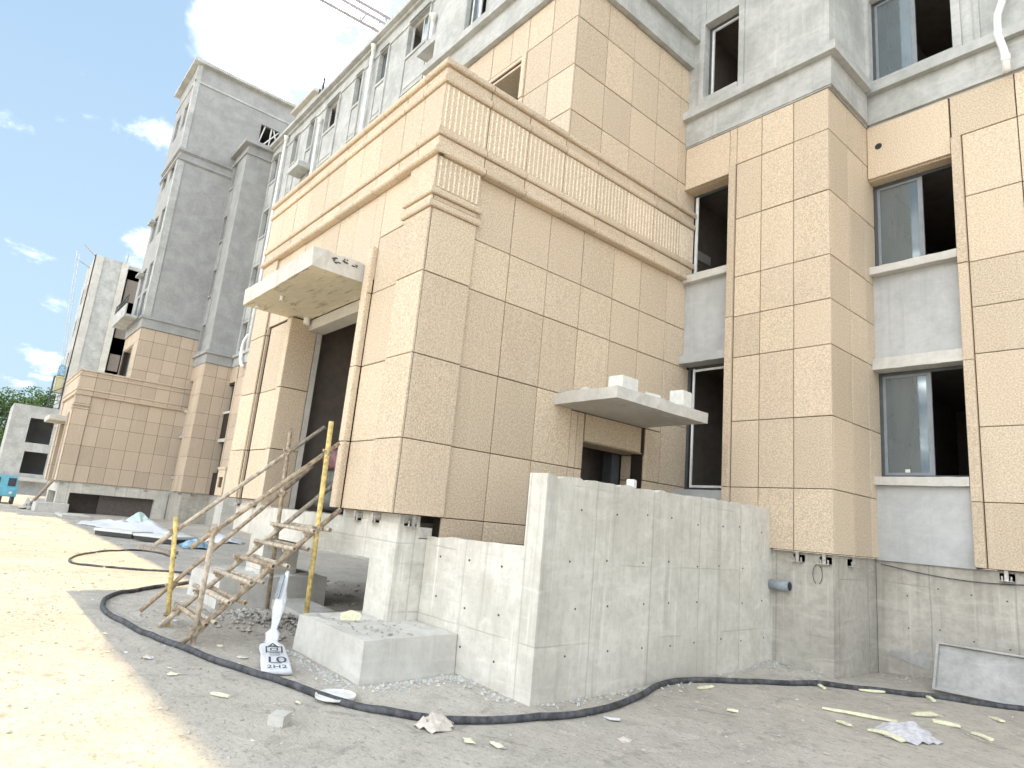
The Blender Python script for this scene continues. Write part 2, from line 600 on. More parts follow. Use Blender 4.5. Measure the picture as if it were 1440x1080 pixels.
def panels(parent, facing, plane, us, zs, holes=(), **kw):
    for i in range(len(us) - 1):
        for k in range(len(zs) - 1):
            r = [us[i], us[i + 1], zs[k], zs[k + 1]]
            dead = False
            for h in holes:
                if h[0] < r[1] - .01 and h[1] > r[0] + .01 and h[2] < r[3] - .01 and h[3] > r[2] + .01:
                    # clip along the direction that leaves something
                    if h[0] <= r[0] + .01 and h[1] >= r[1] - .01:
                        if h[2] > r[2] + .05:
                            r[3] = h[2]
                        elif h[3] < r[3] - .05:
                            r[2] = h[3]
                        else:
                            dead = True
                    elif h[2] <= r[2] + .01 and h[3] >= r[3] - .01:
                        if h[0] > r[0] + .05:
                            r[1] = h[0]
                        elif h[1] < r[1] - .05:
                            r[0] = h[1]
                        else:
                            dead = True
                    else:
                        if h[0] > r[0] + .05:
                            panel(parent, facing, plane, r[0], h[0], max(r[2], h[2]), min(r[3], h[3]), **kw)
                        if h[1] < r[1] - .05:
                            panel(parent, facing, plane, h[1], r[1], max(r[2], h[2]), min(r[3], h[3]), **kw)
                        if h[2] > r[2] + .05:
                            r[3] = h[2]
                        elif h[3] < r[3] - .05:
                            r[2] = h[3]
                        else:
                            dead = True
            if not dead:
                panel(parent, facing, plane, *r, **kw)


def mould_mesh(length, pr, h, mat='stone', inner=.02):
    key = ('m', round(length, 2), pr, round(h, 3), mat, inner)
    if key in MESHES:
        return MESHES[key]
    a = round(length, 2) / 2 - .006
    prof = [(inner, 0), (-pr * .7, 0), (-pr, h * .18), (-pr, h * .62), (-pr * .8, h * .88), (-pr * .4, h), (.02, h)]
    n = len(prof)
    vs = [(-a, q[0], q[1]) for q in prof] + [(a, q[0], q[1]) for q in prof]
    fs = [tuple(range(n)), tuple(range(n, 2 * n))[::-1]]
    for i in range(n - 1):
        fs.append((i, n + i, n + i + 1, i + 1))
    me = MB().add(vs, fs).mesh('moulding_stone', [mat])
    bm = bmesh.new()
    bm.from_mesh(me)
    bmesh.ops.recalc_face_normals(bm, faces=bm.faces)
    bm.to_mesh(me)
    bm.free()
    MESHES[key] = me
    return me


def moulding(parent, facing, plane, us, z0, z1, pr, name='moulding_stone', inner=.02):
    for i in range(len(us) - 1):
        me = mould_mesh(us[i + 1] - us[i], pr, z1 - z0, STONE, inner)
        uc = (us[i] + us[i + 1]) / 2
        o = (uc, plane, z0) if facing == 'F' else (plane, uc, z0)
        ob = place(name, me, o, parent)
        ob.rotation_euler = (0, 0, ROT[facing])


def part(parent, name, mats, fn, smooth=False):
    mb = MB()
    fn(mb)
    return mb.obj(name, mats, parent, smooth)


def window(parent, x0, x1, z0, z1, y, fm='frame', sash_w=.5, white_edge=False, pane=True, swap=False, glassfull=False):
    """sliding window in a wall facing -y: frame with a glazed sash on one side, other side pushed open"""
    b_ = .05
    mb = MB()
    mb.box(x0, x1, y, y + .07, z0, z0 + b_).box(x0, x1, y, y + .07, z1 - b_, z1)
    mb.box(x0, x0 + b_, y, y + .07, z0 + b_, z1 - b_).box(x1 - b_, x1, y, y + .07, z0 + b_, z1 - b_)
    w = mb.obj('window', [fm], parent)
    xm = x0 + (x1 - x0) * sash_w
    sx0, sx1 = (x0 + b_, xm) if not swap else (xm, x1 - b_)
    if pane is not False:
        sb = MB()
        q = .045
        sb.box(sx0, sx1, y + .015, y + .05, z0 + b_ + .002, z0 + b_ + q).box(sx0, sx1, y + .015, y + .05, z1 - b_ - q, z1 - b_ - .002)
        sb.box(sx0, sx0 + q, y + .015, y + .05, z0 + b_ + q, z1 - b_ - q).box(sx1 - q * 1.6, sx1, y + .015, y + .05, z0 + b_ + q, z1 - b_ - q)
        sb.obj('sash', ['frame_white' if white_edge else 'sash'], w)
        if pane == 'open':
            return w
        pb = MB()
        pb.box(sx0 + q, sx1 - q * 1.6, y + .028, y + .036, z0 + b_ + q, z1 - b_ - q)
        pb.obj('pane', ['glass'], w)
    return w


def sill(parent, x0, x1, y0, y1, z0, z1, mat='rawpale', name='window_sill'):
    mb = MB()
    n = max(2, int((x1 - x0) / .12))
    # slightly chipped front edge
    top, bot = [], []
    for i in range(n + 1):
        x = x0 + (x1 - x0) * i / n
        top.append((x, y0 + random.uniform(0, .008), z1 + random.uniform(-.006, .002)))
        bot.append((x, y0 + random.uniform(0, .004), z0 + random.uniform(-.003, .006)))
    vs = []
    for i in range(n + 1):
        x = top[i][0]
        vs += [bot[i], top[i], (x, y1, z1), (x, y1, z0)]
    fs = []
    for i in range(n):
        a, c = i * 4, (i + 1) * 4
        for k in range(4):
            fs.append((a + k, c + k, c + (k + 1) % 4, a + (k + 1) % 4))
    fs += [(0, 1, 2, 3), (n * 4 + 3, n * 4 + 2, n * 4 + 1, n * 4)]
    mb.add(vs, fs)
    return mb.obj(name, [mat], parent)


def slab(parent, x0, x1, y0, y1, z0, z1, name, mats, step=.16, amp=.012, soffit_mi=None):
    """cast slab with slightly uneven edges"""
    mb = MB()
    nx, ny = max(2, int((x1 - x0) / step)), max(2, int((y1 - y0) / step))
    ring = [(x0 + (x1 - x0) * i / nx, y0) for i in range(nx)] + [(x1, y0 + (y1 - y0) * i / ny) for i in range(ny)] + \
           [(x1 - (x1 - x0) * i / nx, y1) for i in range(nx)] + [(x0, y1 - (y1 - y0) * i / ny) for i in range(ny)]
    k = len(ring)
    R = lambda a: random.uniform(-a, a)
    vs = [(x + R(amp) * .4, y + R(amp) * .4, z0 + abs(R(amp)) * .5) for x, y in ring] + [(x + R(amp), y + R(amp), z1 + R(amp) * .7) for x, y in ring]
    fs = [tuple(range(k))[::-1], tuple(range(k, 2 * k))] + [(i, (i + 1) % k, k + (i + 1) % k, k + i) for i in range(k)]
    mb.add(vs, fs)
    if soffit_mi is not None:
        mb.m[0] = soffit_mi
    return mb.obj(name, mats, parent)


def bracket(parent, x, y, z, facing='F'):
    mb = MB()
    t_ = .008
    if facing == 'F':
        mb.box(x - .09, x + .09, y, y + t_, z - .12, z - .02)
        mb.box(x - .09, x + .09, y - .10, y, z - .128, z - .12)
        mb.box(x - .02, x + .03, y - .07, y - .06, z - .12, z + .02)
        mb.tube([(x - .05, y - .05, z - .12), (x - .05, y - .05, z - .06)], .012, 6)
        mb.tube([(x + .055, y - .05, z - .12), (x + .055, y - .05, z - .06)], .012, 6)
    else:
        mb.box(x - t_, x, y - .09, y + .09, z - .12, z - .02)
        mb.box(x, x + .10, y - .09, y + .09, z - .128, z - .12)
        mb.box(x + .06, x + .07, y - .02, y + .03, z - .12, z + .02)
        mb.tube([(x + .05, y - .05, z - .12), (x + .05, y - .05, z - .06)], .012, 6)
    return mb.obj('fixing_bracket', ['steel'], parent)


ROWS = [1.579, 2.515, 3.624, 4.751, 5.502, 6.247, 7.379, 8.493, 9.27]
XP, XPP, XB, YP, YU, YB, Y2 = -7.104, -7.045, -4.28, 4.076, 6.539, 9.80, 11.35
SILLS = [2.86, 6.52, 10.22, 13.92, 17.70, 21.50]
DX = -36.7


def ledge(parent, pts_fn):
    pass


# ================================================================== GROUND
def build_ground():
    x0, x1, y0, y1, st = -52.0, 6.0, -6.0, 20.0, .2
    nx, ny = int((x1 - x0) / st), int((y1 - y0) / st)
    vs, fs = [], []
    for j in range(ny + 1):
        for i in range(nx + 1):
            x, y = x0 + i * st, y0 + j * st
            e = min(1, (x - x0) / 3, (x1 - x) / 2, (y - y0) / 2, (y1 - y) / 2)
            z = .035 * noise.noise((x * .5, y * .5, 0)) + .016 * noise.noise((x * 1.9, y * 1.9, 4)) + .008 * noise.noise((x * 5, y * 5, 9))
            # dirt banked up at the foot of walls
            d = 9.95 - y if x < -4.2 and x > -8 else 11.5 - y if x >= -4.2 else 99
            if 0 < d < 1.2 and y > 8:
                z += .16 * (1 - d / 1.2) ** 2 * (.55 + .9 * noise.noise((x * .9, y * .9, 2)))
            for (cx, cy, r, hh) in ((-9.6, 3.6, .9, .12), (-9.0, 4.3, .8, .08), (-30, 6.3, 1.6, .1), (-13.8, 5.2, 1.2, .12)):
                q = math.hypot(x - cx, y - cy) / r
                if q < 1:
                    z += hh * (1 - q * q) ** 2
            if -14 < x < -7 and y > 5.0:
                z += min(.25, (y - 5.0) * .05)
            vs.append((x, y, G + z * e))
    for j in range(ny):
        for i in range(nx):
            a = j * (nx + 1) + i
            fs.append((a, a + 1, a + nx + 2, a + nx + 1))
    mb = MB().add(vs, fs)
    B = 900
    for (a, bq, c, d) in ((-B, x0, -B, B), (x1, B, -B, B), (x0, x1, -B, y0), (x0, x1, y1, B)):
        mb.add([(a, c, G), (bq, c, G), (bq, d, G), (a, d, G)], [(0, 1, 2, 3)])
    o = mb.obj('ground', ['ground'], None, True, (0, 0, G), fix=False)
    o['kind'] = 'structure'
    return o


build_ground()


def gz(x, y):
    z = .035 * noise.noise((x * .5, y * .5, 0)) + .016 * noise.noise((x * 1.9, y * 1.9, 4)) + .008 * noise.noise((x * 5, y * 5, 9))
    d = 9.95 - y if x < -4.2 and x > -8 else 11.5 - y if x >= -4.2 else 99
    if 0 < d < 1.2 and y > 8:
        z += .16 * (1 - d / 1.2) ** 2 * (.55 + .9 * noise.noise((x * .9, y * .9, 2)))
    for (cx, cy, r, hh) in ((-9.6, 3.6, .9, .12), (-9.0, 4.3, .8, .08), (-30, 6.3, 1.6, .1), (-13.8, 5.2, 1.2, .12)):
        q = math.hypot(x - cx, y - cy) / r
        if q < 1:
            z += hh * (1 - q * q) ** 2
    if -14 < x < -7 and y > 5.0:
        z += min(.25, (y - 5.0) * .05)
    return G + z


# ================================================================== ONE BUILDING WING (porch + stair tower + bay)
SIDE_J = [4.86, 5.564, 6.333, 7.092, 7.865, 8.61, 9.37, 10.10]
BAND_J = [4.88, 5.66, 6.46, 7.246, 8.022, 8.80, 9.60, 10.07]
FRONT_J = [-13.75, -13.02, -12.35, -11.62, -10.86, -10.14, -9.46, -8.81, -8.12, -7.58, XPP]


def wing(root, dx, near):
    X = lambda x: x + dx
    D = [x + dx for x in FRONT_J]
    # ---------------------------------------------------------------- porch shell
    xl, xr = X(-13.70), X(XP)
    door = (X(-11.62), X(-8.75), 1.40, 5.12)
    sdoor = (7.38, 8.93, 1.30, 2.98)

    def shell(mb):
        pl = .034
        # front wall
        mb.grid_wall('y', YP + .055 + pl, YP + .30, (xl, xr - pl), (1.575, 7.78), [(door[0], door[1], 1.5, door[3])])
        # right side wall
        mb.grid_wall('x', xr - pl, xr - .28, (YP + .30, 10.3), (1.575, 7.78), [sdoor] if near else [])
        if near:
            mb.box(xr - .2, xr - pl, 4.87, sdoor[0], 1.30, 1.5748).box(xr - .2, xr - pl, sdoor[1], 10.3, 1.30, 1.5748)
        mb.box(xl, xl + .25, YP + .30, 11.2, 1.575, 7.78)
    porch = part(root, 'porch', ['backing'], shell)
    part(porch, 'roof_deck', ['rawpale'], lambda mb: mb.box(xl + .25, xr - .28, YP + .30, 11.2, 7.3, 7.5))
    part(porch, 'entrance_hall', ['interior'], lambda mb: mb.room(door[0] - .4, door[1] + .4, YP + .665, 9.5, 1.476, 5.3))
    if near:
        part(porch, 'side_lobby', ['interior'], lambda mb: mb.room(X(-9.6), X(XP - .5), 7.1, 9.3, 1.25, 3.2, 'x'))
    rows = [1.579, 2.515, 3.624, 4.751, 5.502, 6.458]
    fy = YP + .055
    # side: low row seen over the step wall, then main rows
    hol = [(7.24, 9.0, 1.2, 3.42)] if near else []
    panels(porch, 'S', xr, SIDE_J, ([1.30] if near else []) + rows, hol)
    # corner pilaster (proud)
    prow = [1.579, 2.515, 3.624, 4.751, 5.67]
    panels(porch, 'S', X(XPP), [YP + .032, 4.86], prow)
    panels(porch, 'F', YP, [X(-7.735), X(XPP)], prow)
    # front, right of the door
    panels(porch, 'F', fy, [X(-8.538), X(-7.735)], [1.579, 2.515, 3.624, 4.751, 5.66, 6.458])
    # front, left of the door
    panels(porch, 'F', fy + .015, [X(-12.80), X(-11.80)], [1.579, 2.50, 3.63, 4.96])
    panels(porch, 'F', fy - .045, [X(-11.80), X(-11.583)], [1.579, 2.50, 3.63, 4.96], t=.05, name='door_trim')
    panels(porch, 'F', YP, [X(-13.75), X(-12.95)], [1.579, 2.50, 3.63, 4.82, 5.9, 6.46])
    panels(porch, 'S', X(-12.915), [YP + .032, YP + .10], [1.579, 2.50, 3.63, 4.82, 5.9, 6.46])
    # door trim on the right side, runs up beside the canopy
    panels(porch, 'F', YP - .03, [X(-8.74), X(-8.56)], [1.579, 2.515, 3.624, 5.50], name='door_trim', t=.03)
    panels(porch, 'S', X(-8.548), [YP - .03, YP + .06], [1.579, 2.515, 3.624, 4.751, 5.50], name='door_trim', t=.012)
    # above the door
    ja = [x for x in D if x <= X(-8.4)]
    panels(porch, 'F', fy, ja + [X(-8.54)], [4.985, 6.458])
    # reveals of the door
    panels(porch, 'S', X(-11.585), [YP + .012, YP + .53], [1.50, 2.50, 3.63, 4.96])
    part(porch, 'door_jamb', ['rawpale'], lambda mb: mb.box(X(-11.80), X(-11.59), YP + .535, YP + .64, 1.48, 5.0))
    part(porch, 'door_jamb', ['rawpale'], lambda mb: mb.box(X(-8.748), X(-8.45), YP + .303, YP + .64, 1.48, 5.0))
    part(porch, 'door_head', ['rawpale'], lambda mb: mb.box(X(-11.583), X(-8.752), YP + .36, YP + .66, 4.77, 4.972))
    part(porch, 'threshold', ['raw'], lambda mb: mb.box(X(-11.58), X(-8.77), YP + .196, 9.6, 1.40, 1.474))
    # mouldings and band
    S2 = [YP] + BAND_J
    F2 = D[:-1] + [X(XPP)]
    bx = XPP + dx + .005
    by = YP - .005
    for (z0, z1, pr) in ((7.84, 7.95, .055), (7.575, 7.69, .045), (6.755, 6.87, .042), (6.46, 6.57, .065)):
        inn = .10 if z0 < 6.5 else .02
        moulding(porch, 'S', bx, S2, z0, z1, pr, inner=inn)
        moulding(porch, 'F', by, [D[0] - pr] + F2[1:-1] + [bx + pr], z0, z1, pr, inner=inn)
    for (z0, z1) in ((7.69, 7.84), (6.57, 6.755)):
        panels(porch, 'S', bx, S2, [z0, z1], name='frieze_stone')
        panels(porch, 'F', by, F2, [z0, z1], name='frieze_stone')
    panels(porch, 'S', bx, S2, [6.87, 7.575], flutes=9 if near else 0, name='fluted_panel' if near else 'band_panel')
    panels(porch, 'F', by, F2, [6.87, 7.575], name='band_panel')
    # backing strip for the band (it stands in front of the wall below)
    part(porch, 'band_core', ['backing'], lambda mb: mb.box(D[0] + .02, bx - .036, by + .036, YP + .054, 6.59, 7.93).box(X(XP) - .03, bx - .036, YP + .055, 10.06, 6.59, 7.93))
    part(porch, 'parapet_coping', ['stone'], lambda mb: mb.box(D[0], bx, by + .002, by + .30, 7.935, 7.948).box(bx - .30, bx - .001, by + .302, 10.06, 7.935, 7.948))
    # capital of the corner pilaster
    for (z0, z1, pr) in ((5.86, 5.96, .045), (5.67, 5.77, .045)):
        moulding(porch, 'S', X(XPP), [YP, 4.90], z0, z1, pr)
        moulding(porch, 'F', YP, [X(-7.78), X(XPP) + pr], z0, z1, pr)
    panels(porch, 'S', X(XPP), [YP + .032, 4.86], [5.78, 5.86], name='frieze_stone')
    panels(porch, 'F', YP, [X(-7.735), X(XPP)], [5.78, 5.86], name='frieze_stone')
    panels(porch, 'S', X(XPP), [YP + .032, 4.86], [5.97, 6.46], flutes=9 if near else 0, name='fluted_panel' if near else 'band_panel')
    panels(porch, 'F', YP, [X(-7.735), X(XPP)], [5.97, 6.46])
    part(porch, 'pilaster_core', ['backing'], lambda mb: mb.box(X(-7.72), X(XPP) - .034, YP + .034, YP + .09, 1.585, 6.45).box(X(XP) - .03, X(XPP) - .034, YP + .091, 4.85, 1.585, 6.45))
    # entrance canopy
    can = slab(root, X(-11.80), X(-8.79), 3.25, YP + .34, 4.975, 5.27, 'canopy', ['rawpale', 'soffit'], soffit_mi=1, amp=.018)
    if near:
        part(can, 'drain_stub', ['pvc'], lambda mb: mb.pipe((X(-10.62), 3.52, 4.99), (X(-10.62), 3.52, 4.90), .035))
        part(can, 'conduit_stub', ['pvc'], lambda mb: mb.pipe((X(-11.50), 4.34, 4.99), (X(-11.50), 4.34, 4.86), .06).pipe((X(-11.58), 3.44, 4.99), (X(-11.58), 3.44, 4.93), .04))
    # substructure: grade beams, columns, dark crawl space
    part(root, 'grade_beam', ['raw'], lambda mb: mb.box(X(-13.4), X(-7.18), YP + .20, YP + .52, .98, 1.47).box(X(-7.5), X(-7.181), YP + .52, 9.9, .98, 1.29 if near else 1.573).box(X(-8.76), X(-7.185), YP + .215, YP + .52, 1.4725, 1.574).box(X(-13.4), X(-11.60), YP + .215, YP + .52, 1.4725, 1.574))
    part(root, 'column', ['raw'], lambda mb: mb.box(X(-7.80), X(-7.18), YP + .204, YP + .80, G - .2, .978))
    part(root, 'column', ['raw'], lambda mb: mb.box(X(-12.32), X(-11.60), YP + .204, YP + .85, G - .2, .978))
    part(root, 'crawl_wall', ['plinth'], lambda mb: mb.box(X(-13.6), X(-7.45), 9.9, 10.1, G - .2, 1.4))
    if not near:
        part(root, 'column', ['raw'], lambda mb: mb.box(X(-7.62), X(-7.182), 9.2, 9.89, G - .2, .978))
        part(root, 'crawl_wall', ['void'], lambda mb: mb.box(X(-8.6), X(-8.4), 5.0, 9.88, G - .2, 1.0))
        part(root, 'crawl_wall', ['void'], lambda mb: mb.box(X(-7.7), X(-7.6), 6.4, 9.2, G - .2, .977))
    for k, x in enumerate((-13.3, -12.4, -8.25, -7.75)):
        bracket(root, X(x), YP + .20, 1.56)
    for y in ((4.45,) if near else (4.4, 5.6, 7.1, 8.6)):
        bracket(root, X(-7.18), y, 1.56, 'S')

    # ---------------------------------------------------------------- stair tower above the porch
    top = 15.3 if near else 29.60
    zc0 = 11.117

    def tower(mb):
        # dark backing behind the cladding
        mb.grid_wall('y', YU + .034, YU + .25, (X(-12.1), X(XP) - .034), (7.4, zc0 - .003), [(X(-11.6), X(-8.56), 7.5, 10.25)])
        mb.box(X(XP) - .28, X(XP) - .034, YU + .25, 10.3, 7.78, zc0 - .003)
    tw = part(root, 'stair_tower', ['backing'], tower)
    UJ = [YU + .032, 7.335, 8.07, 8.83, 9.56, 10.22]
    panels(tw, 'S', X(XP), UJ, [7.80, 8.493, 9.377, 10.345, zc0 - .01])
    UF = [X(v) for v in (-12.1, -11.4, -10.78, -10.17, -9.57, -8.95, -8.43, -7.75, XP)]
    panels(tw, 'F', YU, UF, [7.6, 8.493, 9.377, 10.345, zc0 - .01], [(X(-12.0), X(-8.43), 7.3, 10.345)])
    panels(tw, 'F', YU - .03, [X(-8.565), X(-8.43)], [7.6, 8.493, 9.377, 10.345], name='window_trim', t=.06)
    panels(tw, 'F', YU, [X(-12.1), X(-8.565)], [10.26, 10.345], name='window_trim')
    # window recess soffit + window
    part(tw, 'window_head', ['stone'], lambda mb: mb.box(X(-11.6), X(-8.57), YU + .04, YU + .62, 10.19, 10.24))
    part(tw, 'stair_room', ['interior'], lambda mb: mb.room(X(-11.65), X(-8.5), YU + .72, 12, 7.5, 10.4))
    part(tw, 'window_reveal', ['stone'], lambda mb: mb.box(X(-8.56), X(-8.50), YU + .26, YU + .8, 7.5, 10.19))
    window(root, X(-11.6), X(-8.57), 7.96, 10.19, YU + .62, 'frame', .33)
    # concrete storeys above, with the ledge between
    sx0, sx1, sy = X(-12.1), X(XP), YU
    wins = []
    for s_ in SILLS[3:] if near else SILLS[3:] + [25.3]:
        if s_ + 1.8 < top - .5:
            wins.append((X(-11.2), X(-9.9), s_, s_ + 1.75))
            wins.append((X(-9.0), X(-7.9), s_, s_ + 1.75))
    wins.append((X(-10.85), X(-10.05), 12.0, 13.7))
    wins.append((X(-9.25), X(-8.2), 11.95, 13.7))
    wins = [w for w in wins if w[2] < 12.5 or w[2] > 13.8]
    sidew = [(11.05, 12.35, 25.35, 27.3)] if not near else []
    pm = 'plaster' if near else 'plaster_dark'

    def upper(mb):
        mb.grid_wall('y', sy, sy + .24, (sx0, sx1), (zc0, top), wins)
        mb.grid_wall('x', sx1, sx1 - .24, (sy + .24, 15.5), (zc0, top), sidew)
        mb.box(sx0, sx0 + .24, sy + .24, 15.5, 7.0, top)
        mb.box(sx0 + .24, sx1 - .24, sy + .24, 15.5, top - .3, top - .1)
        mb.box(sx0 + .24, sx1 - .24, 15.26, 15.5, 7.0, top - .3)
    up = part(root, 'tower_upper_storeys', [pm], upper)

    for w in wins:
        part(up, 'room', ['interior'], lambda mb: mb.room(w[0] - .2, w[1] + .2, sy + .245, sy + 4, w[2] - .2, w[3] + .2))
    for w in sidew:
        part(up, 'room', ['interior'], lambda mb: mb.room(sx1 - 3, sx1 - .245, w[0] - .2, w[1] + .2, w[2] - .2, w[3] + .3, 'x'))
    for w in wins:
        window(root, w[0], w[1], w[2], w[3], sy + .12, 'frame', .5, True)
    for w in sidew:
        def bars(mb, w=w):
            x = sx1 - .12
            mb.tube([(x, w[0], w[2]), (x, w[1], w[3])], .05, 6).tube([(x, w[0] + .3, w[3]), (x, w[0] + .05, w[2] + .6)], .05, 6)
            mb.tube([(x, w[0] + .75, w[2]), (x, w[0] + .75, w[3])], .05, 6).tube([(x, w[1], w[2] + .8), (x, w[0] + .9, w[3])], .05, 6)
        part(up, 'window_brace', ['frame_white'], bars)

    def ring_ledge(mb, z0, z1, pr, zone=.18):
        pr = pr if near else pr * .6
        # ledge round the front and right side: sloping flat band with a projecting lip
        mb.box(sx0 - .02, sx1 + pr * .45, sy - pr * .45, sy - .001, z0, z1 - zone)
        mb.box(sx0 - .02, sx1 + pr, sy - pr, sy - .0015, z1 - zone + .001, z1)
        yend = 10.25 if near else 9.9
        mb.box(sx1 + .001, sx1 + pr * .45, sy, yend, z0, z1 - zone)
        mb.box(sx1 + .0015, sx1 + pr, sy, yend, z1 - zone + .001, z1)
    part(up, 'ledge', [pm], lambda mb: ring_ledge(mb, zc0 + .002, 11.88, .24))
    if not near:
        part(up, 'ledge', [pm], lambda mb: ring_ledge(mb, 22.42, 22.66, .18))
        part(up, 'ledge', [pm], lambda mb: ring_ledge(mb, 23.02, 23.28, .20))

        def cap(mb):
            mb.box(sx0 - .35, sx1 + .35, sy - .35, 15.8, top - .12, top + .10)
            mb.box(sx0 - .06, sx1 + .06, sy - .06, sy - .001, top - 1.45, top - 1.30)
            mb.box(sx1 + .001, sx1 + .06, sy - .06, 15.4, top - 1.45, top - 1.30)
        part(up, 'roof_slab', ['plaster'], cap)
        part(up, 'corner_strip', ['plaster'], lambda mb: mb.box(sx1 - .35, sx1 + .05, sy - .05, sy - .001, 11.9, 22.4).box(sx1 + .001, sx1 + .05, sy, sy + .35, 11.9, 22.4).box(sx1 - .35, sx1 + .05, sy - .05, sy - .001, 23.3, top - .13).box(sx1 + .001, sx1 + .05, sy, sy + .25, 23.3, top - .13))

        def balcony(mb):
            mb.box(sx0 + .1, sx1 - .6, sy - .95, sy - .25, 11.70, 11.86)
            mb.box(sx0 + .1, sx1 - .6, sy - .95, sy - .88, 11.86, 12.5)
        part(root, 'balcony', ['plaster'], balcony)

        def railing(mb):
            for z in (12.75, 13.05):
                mb.tube([(sx0 + .1, sy - .92, z), (sx1 - .6, sy - .92, z)], .035, 6)
            for k in range(9):
                x = sx0 + .1 + k * (sx1 - .7 - sx0) / 8
                mb.tube([(x, sy - .92, 12.5), (x, sy - .92, 13.05)], .025, 5)
        part(root, 'balcony_railing', ['rail'], railing)
        # small marquee boxes on the front of the upper storeys
        for z in (15.3, 19.1):
            part(root, 'air_con_ledge', ['plaster'], lambda mb, z=z: mb.box(sx0 + .4, sx0 + 1.5, sy - .3, sy - .001, z, z + .15))

    # ---------------------------------------------------------------- projecting bay beside the tower
    wx0, wx1 = X(XP + .002), X(-6.11)
    bholes = [(wx0, wx1, 2.43, 4.79), (wx0, wx1, 6.52, 8.35)]

    def bay(mb):
        mb.grid_wall('y', YB + .034, YB + .2, (X(-6.11), X(XB) - .034), (1.575, 9.268), [])
        mb.box(X(XB) - .2, X(XB) - .034, YB + .2, Y2 + .45, 1.575, 9.268)
    by_ = part(root, 'bay', ['backing'], bay)
    BJ = [X(v) for v in (-5.965, -5.466, -4.878, XB)]
    panels(by_, 'F', YB, BJ, ROWS)
    panels(by_, 'F', YB - .045, [X(-6.11), X(-5.97)], [1.579, 2.515, 5.502, 8.49], name='window_trim', t=.07)
    panels(by_, 'F', YB, [X(-6.11), X(-5.965)], [8.493, 9.27])
    panels(by_, 'F', YB, [X(XP) + .004, X(-6.11)], [8.36, 9.27], t=.10)
    panels(by_, 'S', X(XB), [YB + .032, 10.53, 11.165, 11.62], ROWS)
    # returns beside the recessed windows (stone carries on from the porch wall)
    panels(by_, 'S', X(XP), [10.10, 10.26], [1.579, 2.515, 3.624, 4.751])
    panels(by_, 'S', X(XP), [10.10, 10.26], [6.247, 7.379, 8.36])
    for (z0, z1) in ((4.95, 6.40), (1.56, 2.30)):
        part(by_, 'spandrel', ['spandrel'], lambda mb: mb.box(wx0, wx1 + .02, YB + .15, YB + .40, z0, z1))
    sill(by_, wx0, wx1 + .01, YB + .02, YB + .40, 4.79, 4.95, name='window_lintel', mat='spandrel')
    sill(by_, wx0, wx1 + .01, YB + .02, YB + .40, 6.40, 6.55)
    sill(by_, wx0, wx1 + .01, YB + .02, YB + .40, 2.30, 2.46, 'spandrel')
    window(root, wx0 + .01, wx1 + .14, 2.462, 4.785, YB + .33, 'frame', .99, True, pane=False)
    window(root, wx0 + .01, wx1 + .14, 6.56, 8.36, YB + .33, 'frame', .99, True, pane=False)
    part(by_, 'sash', ['frame_white'], lambda mb: mb.box(wx0 + .13, wx0 + .17, YB + .30, YB + .325, 2.52, 4.74).box(wx0 + .17, wx1 + .1, YB + .30, YB + .325, 4.68, 4.72).box(wx0 + .17, wx1 + .1, YB + .30, YB + .325, 2.52, 2.56))
    part(by_, 'sash', ['frame_white'], lambda mb: mb.box(wx0 + .07, wx0 + .13, YB + .30, YB + .325, 6.60, 8.30))
    part(by_, 'window_head', ['stone'], lambda mb: mb.box(wx0, wx1 - .003, YB + .101, YB + .40, 8.362, 8.42))
    for (z0, z1) in ((2.3, 4.95), (6.4, 8.6)):
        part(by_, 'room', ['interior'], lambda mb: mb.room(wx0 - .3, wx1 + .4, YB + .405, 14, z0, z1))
    # bay upper storeys
    btop = 27.4 if near else 24.0  # near roof raised out of view to lengthen its ground shadow
    bx0, bx1 = X(XP) + .001, X(XB) + .02
    bw = []
    for s_ in SILLS[2:]:
        bw.append((X(-6.74), X(-5.97), s_ + .02, s_ + 1.78))

    def bup(mb):
        mb.grid_wall('y', YB + .03, YB + .27, (bx0, bx1), (9.272, btop), bw)
        mb.grid_wall('x', bx1, bx1 - .24, (YB + .27, Y2 + .3), (9.272, btop), [])
        mb.box(bx0, bx1 - .24, YB + .27, Y2 + 4, btop - .3, btop - .1)
        if near:
            mb.box(X(-12.1), bx0 - .001, 10.05, 10.30, 14.8, 28.9).box(X(-12.1), bx0 - .001, 10.301, 16, 28.4, 28.7)  # unseen set-back wall and roof, added to close a sunlit gap on the ground
    bu = part(root, 'bay_upper_storeys', [pm], bup)
    for w in bw:
        part(bu, 'room', ['interior'], lambda mb: mb.room(w[0] - .2, w[1] + .2, YB + .275, 13, w[2] - .2, w[3] + .2))
    for w in bw:
        window(root, w[0], w[1], w[2], w[3], YB + .17, 'frame', .97, True, pane='open')

    def btrim(mb):
        for a in (X(-6.85), X(-5.97)):
            mb.box(a, a + .11, YB - .015, YB + .029, 10.06, btop - .9)
        for w in bw:
            mb.box(w[0], w[1], YB - .012, YB + .029, w[3], w[3] + .1)
            mb.box(w[0] - .002, w[1] + .002, YB - .06, YB + .029, w[2] - .12, w[2] - .001)
    part(bu, 'window_surround', [pm], btrim)

    def bledge(mb):
        f = YB + .029
        mb.box(bx0, bx1 + .05, YB - .03, f, 9.30, 9.86)
        mb.box(bx0, bx1 + .17, YB - .15, f, 9.862, 10.04)
        mb.box(bx0, bx1 + .03, YB - .012, f, 9.272, 9.299)
        mb.box(bx1 + .001, bx1 + .05, f + .001, Y2 - .1, 9.30, 9.86)
        mb.box(bx1 + .001, bx1 + .17, f + .001, Y2 - .22, 9.862, 10.04)
    part(bu, 'ledge', [pm], bledge)

